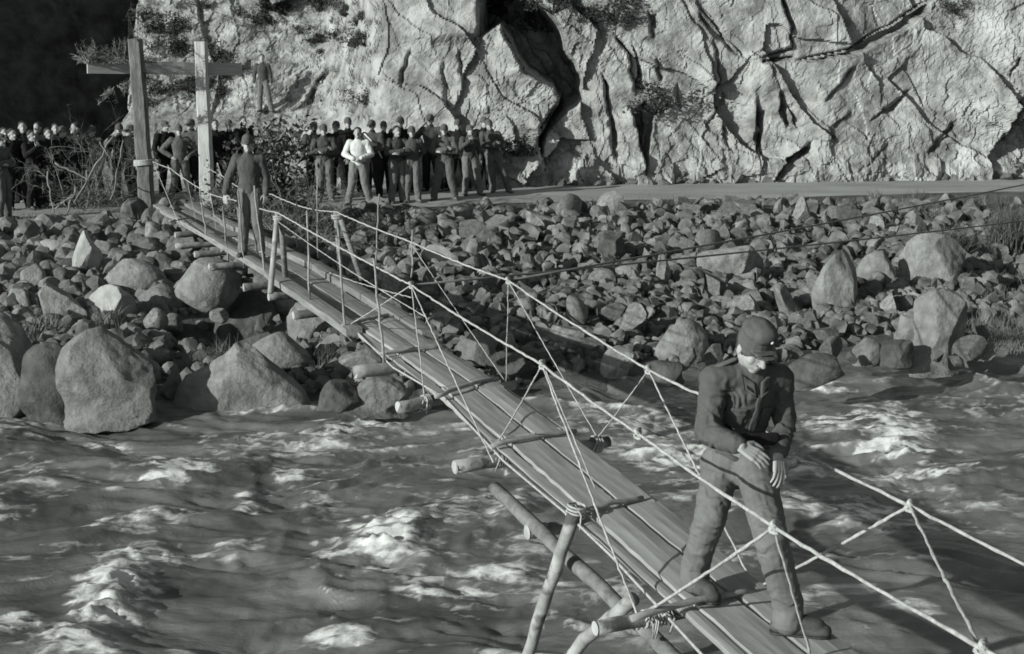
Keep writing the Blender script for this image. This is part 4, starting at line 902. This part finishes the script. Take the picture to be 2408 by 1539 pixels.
# skull, jaw, cheeks, brow, nose, lips, chin, ears
body += [hell(0, .015, .035, .076, .096, .098), hell(0, -.02, -.045, .058, .07, .078), hell(0, -.055, -.10, .030, .028, .024), hell(-.036, -.05, -.032, .026, .026, .034), hell(.036, -.05, -.032, .026, .026, .034), hell(0, -.078, .022, .052, .018, .014),
         capsule(HP(0, -.088, .012), HP(0, -.116, -.034), .010, .014), hell(-.013, -.103, -.038, .009, .011, .008), hell(.013, -.103, -.038, .009, .011, .008), hell(0, -.086, -.066, .024, .010, .007), hell(0, -.084, -.079, .02, .010, .008),
         hell(-.08, .015, -.012, .011, .021, .034), hell(.08, .015, -.012, .011, .021, .034)]
obj('body', fuse('body', body, .0045, 4, .5), M['skin'], soldier)
for sx in (-1, 1):
    mbe = MB(); mbe.add(*hell(sx*.030, -.072, .004, .011, .008, .005)); obj('eye', mbe.mesh('eye'), M['hair'], soldier)
def folds(seed, amp, joints):
    def f(V):
        q = V+.05*np.stack([fbm(V*7, 2, seed), fbm(V*7+4, 2, seed+1), fbm(V*7+8, 2, seed+2)], -1)
        r = amp*(.5*ridged(q*[5, 5, 8], 2, seed+5)+.9*fbm(q*[4, 4, 7], 2, seed+9)+.3*fbm(q*[16, 16, 22], 2, seed+3)-.1)
        for p, d, rad, fr, am in joints:           # creases gather across the limb at elbows, knees, crotch and cuffs
            d = np.array(d, float); d /= np.linalg.norm(d); ph = (V-p)@d*fr+1.5*fbm(V*6, 2, seed+21)+.8*fbm(V*15, 2, seed+23); tri = 1-2*np.abs(ph-np.floor(ph)-.5)
            r = r+am*np.exp(-(((V-p)**2).sum(1))/rad**2)*(smooth(.15, .95, tri)-.5)
        return r
    return f
JJ = [(L_(rE), rW-rS, .13, 17, .017), (L_(lE), lW-lS, .13, 17, .015), (L_(rE*.5+rS*.5), rE-rS, .12, 11, .009), (L_(rE*.4+rW*.6), rW-rE, .10, 19, .012), (L_(lE*.4+lW*.6), lW-lE, .10, 19, .012), (L_(rS)+A3(.06, -.05, -.09), (.8, 0, .5), .11, 12, .012), (L_(lS)+A3(-.06, -.05, -.09), (-.8, 0, .5), .11, 12, .012), (L_(pel)+A3(0, -.1, .17), (0, 0, 1), .2, 14, .013), (L_(chest)+A3(0, -.12, -.05), (.9, 0, .35), .2, 9, .008)]
JT = [(L_(rK), rA-rH, .15, 12, .014), (L_(lK), lA-lH, .15, 12, .014), (L_(rA)+A3(0, 0, .10), rA-rK, .12, 15, .016), (L_(lA)+A3(0, 0, .10), lA-lK, .12, 15, .016), (L_(pel)+A3(0, -.08, -.10), (.5, 0, 1), .16, 13, .013), (L_(rH*.5+rK*.5), (1, 0, .35), .2, 8, .010), (L_(lH*.5+lK*.5), (1, 0, -.4), .2, 8, .010), (L_(rK*.5+rA*.5), (1, 0, .2), .16, 9, .010), (L_(lK*.5+lA*.5), (1, 0, -.3), .16, 9, .010)]
hem = pel+np.array([0, 0, .10]); wb = fwd*.0
jk = [capsule(L_(hem), L_(hem)+A3(.0, -.02, .12), .160, .152, fw), capsule(L_(hem)+A3(0, -.02, .10), L_(chest), .152, .168, fw), capsule(L_(chest), L_((rS+lS)/2)-A3(0, 0, .03), .166, .145, fw), capsule(L_(rS)*.7+L_(lS)*.3, L_(rS)*.3+L_(lS)*.7, .092, .092), capsule(L_((rS+lS)/2), L_(nb)+A3(.0, -.012, .03), .105, .078),
      capsule(L_(rS), L_(rE), .076, .066), capsule(L_(rE), L_(rW)+(L_(rE)-L_(rW))*.12, .067, .05), capsule(L_(lS), L_(lE), .074, .063), capsule(L_(lE), L_(lW)+(L_(lE)-L_(lW))*.12, .063, .048),
      capsule(L_(rS)*.8+L_(lS)*.2, L_(rS), .086, .082), capsule(L_(lS)*.8+L_(rS)*.2, L_(lS), .086, .08)]
jo = obj('jacket', fuse('jacket', jk, .0062, 3, .5, folds(3, .008, [(a_, b_, c_, d_, e_*.75) for a_, b_, c_, d_, e_ in JJ])), M['field_grey'], soldier)
tr = [capsule(L_(pel)+A3(0, 0, .02), L_(pel)+A3(0, 0, .17), .160, .15, fw), capsule(L_(rH), L_(lH), .125, .125)]
for h_, k_, a_, r_ in ((rH, rK, rA, 1), (lH, lK, lA, 1)): tr += [capsule(L_(h_), L_(k_), .112, .086), capsule(L_(k_), L_(a_)+A3(0, 0, .05), .087, .078), capsule(L_(a_)+A3(0, 0, .07), L_(a_)+A3(0, -.005, -.015), .078, .086)]
obj('trousers', fuse('trousers', tr, .0062, 3, .5, folds(17, .007, [(a_, b_, c_, d_, e_*.55) for a_, b_, c_, d_, e_ in JT])), M['field_grey_trousers'], soldier)
for a_, td in ((rA, (.10, -.20, -.06)), (lA, (.235, -.06, -.055))):
    td = np.array(td); td = td/np.linalg.norm(td[:2])*.20; td[2] = -.06; an = L_(a_); heel = an-td*np.array([.22, .22, 0])+A3(0, 0, -.062); toe = an+td*.92; toe[2] = heel[2]-.002
    b = obj('boot', fuse('boot', [capsule(an+A3(0, 0, .06), an+A3(0, 0, -.03), .058, .056), capsule(heel, toe, .048, .046, ((0, 0, 1), .8)), capsule(an+A3(0, 0, -.02), toe-td*.15+A3(0, 0, .012), .05, .044)], .006, 3, .5, lambda V: .003*fbm(V*30, 3, 2)), M['boot'], soldier)
    obj('sole', fuse('sole', [capsule(heel+A3(0, 0, -.03), toe+A3(0, 0, -.028), .05, .048, ((0, 0, 1), .3))], .006, 1), M['leather'], b)
# field cap: soft tall crown with a fold and a long peak
cp = [capsule(HP(0, .012, .032), HP(0, .012, .075), .100, .098, (hs_, .93)), hell(0, .012, .105, .094, .1, .05), hell(0, -.045, .112, .072, .05, .05), capsule(HP(-.03, -.078, .034), HP(.03, -.078, .034), .045, .045, (HR_@np.array([0, .35, 1]), .18)), capsule(HP(-.018, -.108, .023), HP(.018, -.108, .023), .040, .040, (HR_@np.array([0, .35, 1]), .2))]
cpo = obj('cap', fuse('cap', cp, .004, 2, .5, lambda V: .0035*fbm(V*[22, 22, 16], 3, 4)), M['cap_cloth'], soldier)
mbb = MB(); mbb.add(*hell(.012, -.094, .108, .009, .006, .009)); obj('cockade', mbb.mesh('badge'), M['metal'], cpo)
obj('hair', fuse('hair', [hell(0, .035, .01, .08, .085, .075), hell(-.066, .01, .015, .016, .03, .03), hell(.066, .01, .015, .016, .03, .03), hell(0, .07, -.04, .055, .04, .045)], .004, 2), M['hair'], soldier)
# collar with dark patches, shoulder straps, buttons, belt and pouch
ft_ = fwd/np.linalg.norm(fwd); cm = (rS+lS)/2
def on_chest(s, up, out=.0): return L_(cm+side*s+np.array([0, 0, up])+ft_*(.118+out))
from mathutils.bvhtree import BVHTree
BV = BVHTree.FromPolygons([v.co[:] for v in jo.data.vertices], [p.vertices[:] for p in jo.data.polygons])
def surf(s, up, off=.004):                       # a point on the front of the tunic
    p = Vector(L_(cm+side*s+np.array([0, 0, up]))+ft_*.6); h = BV.ray_cast(p, Vector(-ft_))
    q = h[0] if h[0] else p-Vector(ft_*.48); return q+Vector(ft_*off)
def sewn(name, corners, mat, off=.007, n=9):      # a cloth piece sewn on the tunic, following its surface
    V = []; F = []; (a, b, c, d) = [np.array(q) for q in corners]
    for lay in (off, -.012):
        for i in range(n):
            for k in range(n):
                u, v = i/(n-1), k/(n-1); q = (a*(1-u)+b*u)*(1-v)+(d*(1-u)+c*u)*v; V.append(surf(q[0], q[1], lay-(.004 if lay > 0 and (i in (0, n-1) or k in (0, n-1)) else 0)))
    for i in range(n-1):
        for k in range(n-1): q = i*n+k; F.append((q, q+n, q+n+1, q+1)); q += n*n; F.append((q, q+1, q+n+1, q+n))
    for i in range(n-1):
        for q, r in ((i*n, (i+1)*n), (i*n+n-1, (i+1)*n+n-1), (i, i+1), ((n-1)*n+i, (n-1)*n+i+1)): F.append((q, r, r+n*n, q+n*n))
    mb = MB(); mb.add(V, F); return obj(name, mb.mesh(name), M[mat], jo)
for s_ in (-1, 1):
    sewn('collar', [(s_*.012, -.075), (s_*.075, -.035), (s_*.085, .045), (s_*.02, .005)], 'field_grey', .012)
    sewn('collar_patch', [(s_*.028, -.052), (s_*.062, -.030), (s_*.066, -.008), (s_*.032, -.028)], 'black_patch', .016, 5)
    sewn('pocket', [(s_*.05, -.255), (s_*.14, -.255), (s_*.14, -.15), (s_*.05, -.15)], 'field_grey', .009)
    sewn('pocket_flap', [(s_*.046, -.185), (s_*.144, -.18), (s_*.144, -.142), (s_*.046, -.142)], 'field_grey', .015)
    a0 = rS if s_ < 0 else lS; obj('shoulder_strap', fuse('strap', [capsule(L_(a0)+A3(0, -.01, .066), L_(a0*.5+nb*.5)+A3(0, -.01, .071), .024, .021, ((0, 0, 1), .45))], .005, 1), M['light_cloth'], jo)
sewn('placket', [(-.006, -.40), (.034, -.40), (.03, -.06), (-.004, -.06)], 'field_grey', .009, 14)
mbb = MB(); c0 = L_(hem)+A3(0, -.01, .035); ring = [c0+np.array(side*.170*math.cos(q)+ft_*.122*math.sin(q)) for q in np.linspace(0, 2*math.pi, 33)]
bl = fuse('belt', [capsule(ring[i], ring[i+1], .024, .024, ((0, 0, 1), 1)) for i in range(32)], .007, 2); obj('belt', bl, M['leather'], soldier)
pc = L_(W(1776, 1034, 7.22))
obj('pouch_with_shade', fuse('pouch_with_shade', [capsule(pc+np.array(side*-.10), pc+np.array(side*.12), .034, .036, (ft_, .6))], .006, 2, .5, lambda V: .004*fbm(V*16, 3, 6)), M['black_patch'], soldier)  # its black also stands in for the shadow between forearm and waist
# ================================================================ VEGETATION
def twig_mesh(seed, n, L, r, spread, depth=3, droop=.0, upright=.5):
    rr = random.Random(seed); mb = MB()
    def br(p, d, ln, rad, dep):
        k = 5; P = [p]; q = p.copy(); dd = d.copy()
        for i in range(k):
            dd = (dd+Vector((rr.gauss(0, .22), rr.gauss(0, .22), rr.gauss(0, .2)-droop))).normalized(); q = q+dd*ln/k; P.append(q.copy())
        tube(mb, P, [rad*(1-.75*i/k) for i in range(k+1)], 3, False)
        if dep > 0:
            for _ in range(rr.randint(3, 5)):
                i = rr.randint(1, k); nd = (dd+Vector((rr.gauss(0, .7), rr.gauss(0, .7), rr.gauss(0, .6)))).normalized(); br(P[i], nd, ln*rr.uniform(.35, .65), rad*.5, dep-1)
    for _ in range(n):
        a = rr.uniform(0, 6.28); s = spread*math.sqrt(rr.random()); p = Vector((s*math.cos(a), s*math.sin(a)*.5, 0))
        d = Vector((rr.gauss(0, 1), rr.gauss(0, .6), abs(rr.gauss(0, 1))*upright+.15)).normalized(); br(p, d, L*rr.uniform(.6, 1.15), r*rr.uniform(.7, 1.2), depth)
    return mb.mesh('twigs')
def leaf_mesh(seed, n, rx, rz, size, clumps=9):
    rr = np.random.RandomState(seed); C = rr.normal(size=(clumps, 3))*np.array([rx*.55, rx*.45, rz*.4])+[0, 0, rz*.7]; V = []; F = []
    for i in range(n):
        c = C[rr.randint(clumps)]+rr.normal(size=3)*np.array([rx, rx, rz])*.24
        if c[2] < .0: c[2] = abs(c[2])
        a = rr.normal(size=3); a /= np.linalg.norm(a); b = np.cross(a, rr.normal(size=3)); b /= np.linalg.norm(b); s = size*rr.uniform(.5, 1.4); k = len(V)
        V += [c-a*s, c+b*s*.45, c+a*s, c-b*s*.45]; F.append((k, k+1, k+2, k+3))
    mb = MB(); mb.add(V, F)
    for i in range(clumps): tube(mb, [Vector((0, 0, -.05)), Vector(C[i]*.5), Vector(C[i])], [.02, .012, .006], 4, False)
    return mb.mesh('leaves', False)
def grass_mesh(seed, n, r, h, bend=.5, wid=.012):
    rr = random.Random(seed); mb = MB()
    for _ in range(n):
        a = rr.uniform(0, 6.28); s = r*math.sqrt(rr.random()); x, y = s*math.cos(a), s*math.sin(a); hh = h*rr.uniform(.5, 1.1); b = rr.gauss(0, bend)*hh+bend*.5*hh; c = rr.gauss(0, bend)*hh; w = wid*rr.uniform(.6, 1.3); t = rr.uniform(0, 3)
        wx, wy = w*math.cos(t), w*math.sin(t); V = []
        for k in range(4):
            q = k/3; V += [Vector((x+b*q*q-wx*(1-q), y+c*q*q-wy*(1-q), hh*q-.25*abs(b)*q*q)), Vector((x+b*q*q+wx*(1-q), y+c*q*q+wy*(1-q), hh*q-.25*abs(b)*q*q))]
        mb.add(V, [(2*k, 2*k+1, 2*k+3, 2*k+2) for k in range(3)])
    return mb.mesh('grass')
# cut brush heaps at the bridge head
p = on_z(215, 505, .72); p.y += .2
tag(obj('brush_heap', twig_mesh(1, 52, 1.4, .018, .95, 3, .01, .8), M['twig'], loc=p), 'heap of dry tangled branches lying in front of the dark crowd at left', 'brush')
p2 = at_y(205, 480, 29.2); p2.z = gz(p2.x, p2.y)
mb = MB()
for a, b, r in (((265, 320), (175, 480), .02), ((110, 405), (125, 500), .018), ((125, 495), (175, 455), .014), ((130, 385), (210, 425), .016), ((180, 440), (160, 500), .02), ((290, 330), (262, 470), .014), ((235, 330), (270, 400), .012)):
    A, B = at_y(*a, 28.9)-p2, at_y(*b, 28.7)-p2; P, R = log_pts(A, B, r, 8, .03, int(a[0])); tube(mb, P, R, 5)
tag(obj('dead_branches', mb.mesh('branches'), M['twig'], loc=p2), 'bare dead branches standing upright beside the grey post', 'branches')
p = at_y(668, 470, 26.5); p.z = gz(p.x, p.y)
tag(obj('brush_heap', twig_mesh(2, 46, 1.05, .016, .7, 3, .0, 1.2), M['twig'], loc=p), 'dense dry thicket standing behind the man on the footbridge', 'brush')
p = at_y(640, 470, 28); p.z = gz(p.x, p.y)
tag(obj('thicket', leaf_mesh(77, 4200, .95, 1.25, .06, 22), M['leaf'], loc=p), 'dark leafy thicket between the pale post and the watching group', 'thicket')
# conifer sprigs fastened to the portal
def sprig(seed, n, L):
    rr = random.Random(seed); mb = MB()
    for _ in range(n):
        d = Vector((rr.gauss(0, .8), rr.gauss(0, .4), abs(rr.gauss(.4, .6)))).normalized(); ln = L*rr.uniform(.6, 1.2); p0 = Vector((rr.uniform(-.6, .6), rr.uniform(-.05, .05), 0)); e = p0+d*ln
        tube(mb, [p0, (p0+e)/2+Vector((0, 0, .04)), e], [.012, .008, .003], 4, False)
        for k in range(26):
            q = p0.lerp(e, rr.uniform(.2, 1)); nd = (d+Vector((rr.gauss(0, .8), rr.gauss(0, .8), rr.gauss(0, .8)))).normalized()*rr.uniform(.05, .13); tube(mb, [q, q+nd], [.006, .002], 3, False)
    return mb.mesh('sprig')
tag(obj('conifer_branches', sprig(1, 46, .5), M['needle'], loc=at_y(265, 150, 30.1)), 'conifer branches fixed on top of the crossbeam left of the grey post', 'branches')
tag(obj('conifer_branches', sprig(2, 16, .36), M['needle'], loc=at_y(285, 195, 30.0), rot=(0, 2.6, 0)), 'conifer sprigs hanging under the crossbeam left of the grey post', 'branches')
tag(obj('conifer_branch', sprig(3, 9, .6), M['needle'], loc=at_y(312, 100, 29.9), scale=(.25, 1, 1.3)), 'thin conifer branch rising from the top of the grey post', 'branches')
# scrub on the left slope and on the rock face
SHRUB = [leaf_mesh(20+k, 520, .34, .34, .045, 9) for k in range(4)]
DRY = [twig_mesh(30+k, 9, .34, .006, .12, 2, 0, 1) for k in range(3)]
rs = random.Random(9)
for i in range(120):
    px = rs.uniform(330, 860); py = rs.uniform(5, 250)
    if px > 650 and rs.random() < .45: py = rs.uniform(0, 110)
    if 560 < px < 680 and py > 60: continue
    h = cliff_hit(px, py); s = rs.uniform(.3, 1.25)
    if i % 3 == 2: o = obj('dry_shrub', DRY[i % 3], M['twig'], loc=h, rot=(.2, 0, rs.uniform(0, 6)), scale=(s*1.3,)*3)
    else: o = obj('shrub', SHRUB[i % 4], M['leaf'], loc=h-Vector((0, .02, .08)), rot=(.3, 0, rs.uniform(0, 6)), scale=(s*1.1, s, s*.8))
    if i % 3 == 2: tag(o, 'bare dry shrub on the sunlit slope behind the timber portal', 'shrub', 'dry shrubs on the slope')
    else: tag(o, 'low leafy shrub on the sunlit slope behind the timber portal', 'shrub', 'leafy shrubs on the slope')
for px, py, s, lab in ((1535, 245, 1.7, 'bushy shrub rooted in the dark crack in the middle of the rock face'), (1440, 20, 1.9, 'dark shrub growing at the top edge right of the great cleft'), (1395, 35, 1.5, 'leafy shrub overhanging the top of the great dark cleft'), (1180, 15, 1.7, 'dark shrub at the head of the great cleft, left side'), (1265, 60, 1.5, 'dark shrub deep in the middle of the great cleft'), (1300, 15, 1.3, 'dark shrub at the head of the great cleft, right side'), (1215, 355, 1.1, 'small shrub at the foot of the rock face beside the watching group'), (1468, 55, 1.0, 'small shrub on the ledge right of the great cleft'), (760, 20, 1.5, 'spreading shrub at the top of the pale rock face'), (2245, 20, .9, 'small shrub above the overhang at upper right')):
    h = cliff_hit(px, py); tag(obj('shrub', leaf_mesh(int(px), 800, .34, .34, .034, 9), M['leaf'], loc=h-Vector((0, .1, .12*s)), scale=(s*1.1, s*.8, s*.8)), lab, 'shrub')
# grasses on the bank
GR = [grass_mesh(40+k, 110, .16, .32, .5, .008) for k in range(3)]
for i, (px, py, s) in enumerate([(478, 545, 1.6), (450, 530, 1.3), (505, 548, 1.2), (250, 780, 1.4), (285, 790, 1.2), (95, 800, 1.6), (60, 830, 1.3), (540, 860, 1.4), (500, 880, 1.2), (470, 870, .9), (760, 860, 1.0), (1250, 505, 1.1), (1400, 500, 1.2), (1450, 520, 1.0), (1560, 490, 1.0), (1330, 495, 1.0), (1800, 590, 1.3), (1870, 520, 1.2), (2000, 490, 1.1), (2120, 500, 1.3), (2160, 480, 1.2), (2060, 470, 1.0), (2220, 600, 1.8), (2180, 520, 1.5), (2290, 500, 1.4), (860, 545, 1.3), (830, 565, 1.2), (1690, 500, 1.0), (930, 520, 1.0)]):
    q = on_ground(px, py); tag(obj('grass_tuft', GR[i % 3], M['grass' if i % 2 else 'grass_dark'], loc=q, rot=(0, 0, i*1.3), scale=(s, s, s)), 'tuft of dry grass growing between the stones of the bank', 'grass', 'grass tufts on the bank')
for px, py, s, lab in ((2385, 590, 1, 'big dark grassy bush arching over the bank at the right edge'), (2235, 610, .62, 'dark arching grass clump above the big sloping boulder')):
    q = on_ground(px, py); tag(obj('grass_clump', grass_mesh(int(px), 700, .5*s, 1.05*s, .45, .012), M['grass_dark'], loc=q), lab, 'grass')
sg = []
mb = MB(); rg = random.Random(4)
for _ in range(620):
    px, py = rg.choice([(rg.uniform(2270, 2420), rg.uniform(620, 830)), (rg.uniform(1500, 2400), rg.uniform(462, 520)), (rg.uniform(0, 420), rg.uniform(500, 545)), (rg.uniform(2000, 2400), rg.uniform(470, 600))])
    q = on_ground(px, py)
    if q.z < .05: continue
    for _k in range(9):
        b = q+Vector((rg.gauss(0, .1), rg.gauss(0, .1), 0)); h = rg.uniform(.05, .17); w = .007
        t = b+Vector((rg.gauss(.02, .06), rg.gauss(0, .05), h)); mb.add([b-Vector((w, 0, .01)), b+Vector((w, 0, -.01)), t], [(0, 1, 2)])
for _ in range(420):                     # wiry tufts over the left slope
    px, py = rg.uniform(335, 900), rg.uniform(2, 285)
    q = cliff_hit(px, py)
    for _k in range(8):
        b = q+Vector((rg.gauss(0, .09), -.02, rg.gauss(0, .04))); w = .012; t = b+Vector((rg.gauss(0, .09), -rg.uniform(.02, .15), rg.uniform(.03, .2))); mb.add([b-Vector((w, 0, .03)), b+Vector((w, 0, -.03)), t], [(0, 1, 2)])
stuff(obj('ground_grass', mb.mesh('ground_grass', False), M['grass']))
# ================================================================ CAMERA AND LIGHT
cam = bpy.data.cameras.new('camera'); cam.lens = 50; cam.sensor_width = 36; cam.clip_start = .1; cam.clip_end = 500
co = bpy.data.objects.new('camera', cam); co.location = (0, 0, HC); co.rotation_euler = (math.pi/2-TH, 0, 0); col.objects.link(co); scene.camera = co
sd = SUN_TRAVEL.normalized(); ln = bpy.data.lights.new('sun', 'SUN'); ln.energy = 4.5; ln.angle = math.radians(.5); ln.color = (1.0, .985, .955)
so = bpy.data.objects.new('sun', ln); col.objects.link(so); so.location = (-20, -5, 25)
dv = Vector((sd.x*math.cos(SUN_EL), sd.y*math.cos(SUN_EL), -math.sin(SUN_EL))); so.rotation_euler = dv.to_track_quat('-Z', 'Y').to_euler()
w = bpy.data.worlds.new('World'); scene.world = w; w.use_nodes = True; t = w.node_tree; t.nodes.clear()
o = t.nodes.new('ShaderNodeOutputWorld'); b = t.nodes.new('ShaderNodeBackground'); s = t.nodes.new('ShaderNodeTexSky'); s.sky_type = 'NISHITA'; s.sun_disc = False
s.sun_elevation = SUN_EL; s.sun_rotation = math.atan2(-sd.x, -sd.y); b.inputs[1].default_value = .06
hs = t.nodes.new('ShaderNodeHueSaturation'); hs.inputs['Saturation'].default_value = 0.0      # black and white film
t.links.new(s.outputs[0], hs.inputs['Color']); t.links.new(hs.outputs[0], b.inputs[0]); t.links.new(b.outputs[0], o.inputs[0])
vs = scene.view_settings; vs.view_transform = 'Standard'; vs.look = 'None'; vs.exposure = .26; vs.gamma = 1; vs.use_curve_mapping = False
scene.cycles.filter_width = 1.7; scene.cycles.max_bounces = 6; scene.cycles.use_denoising = True
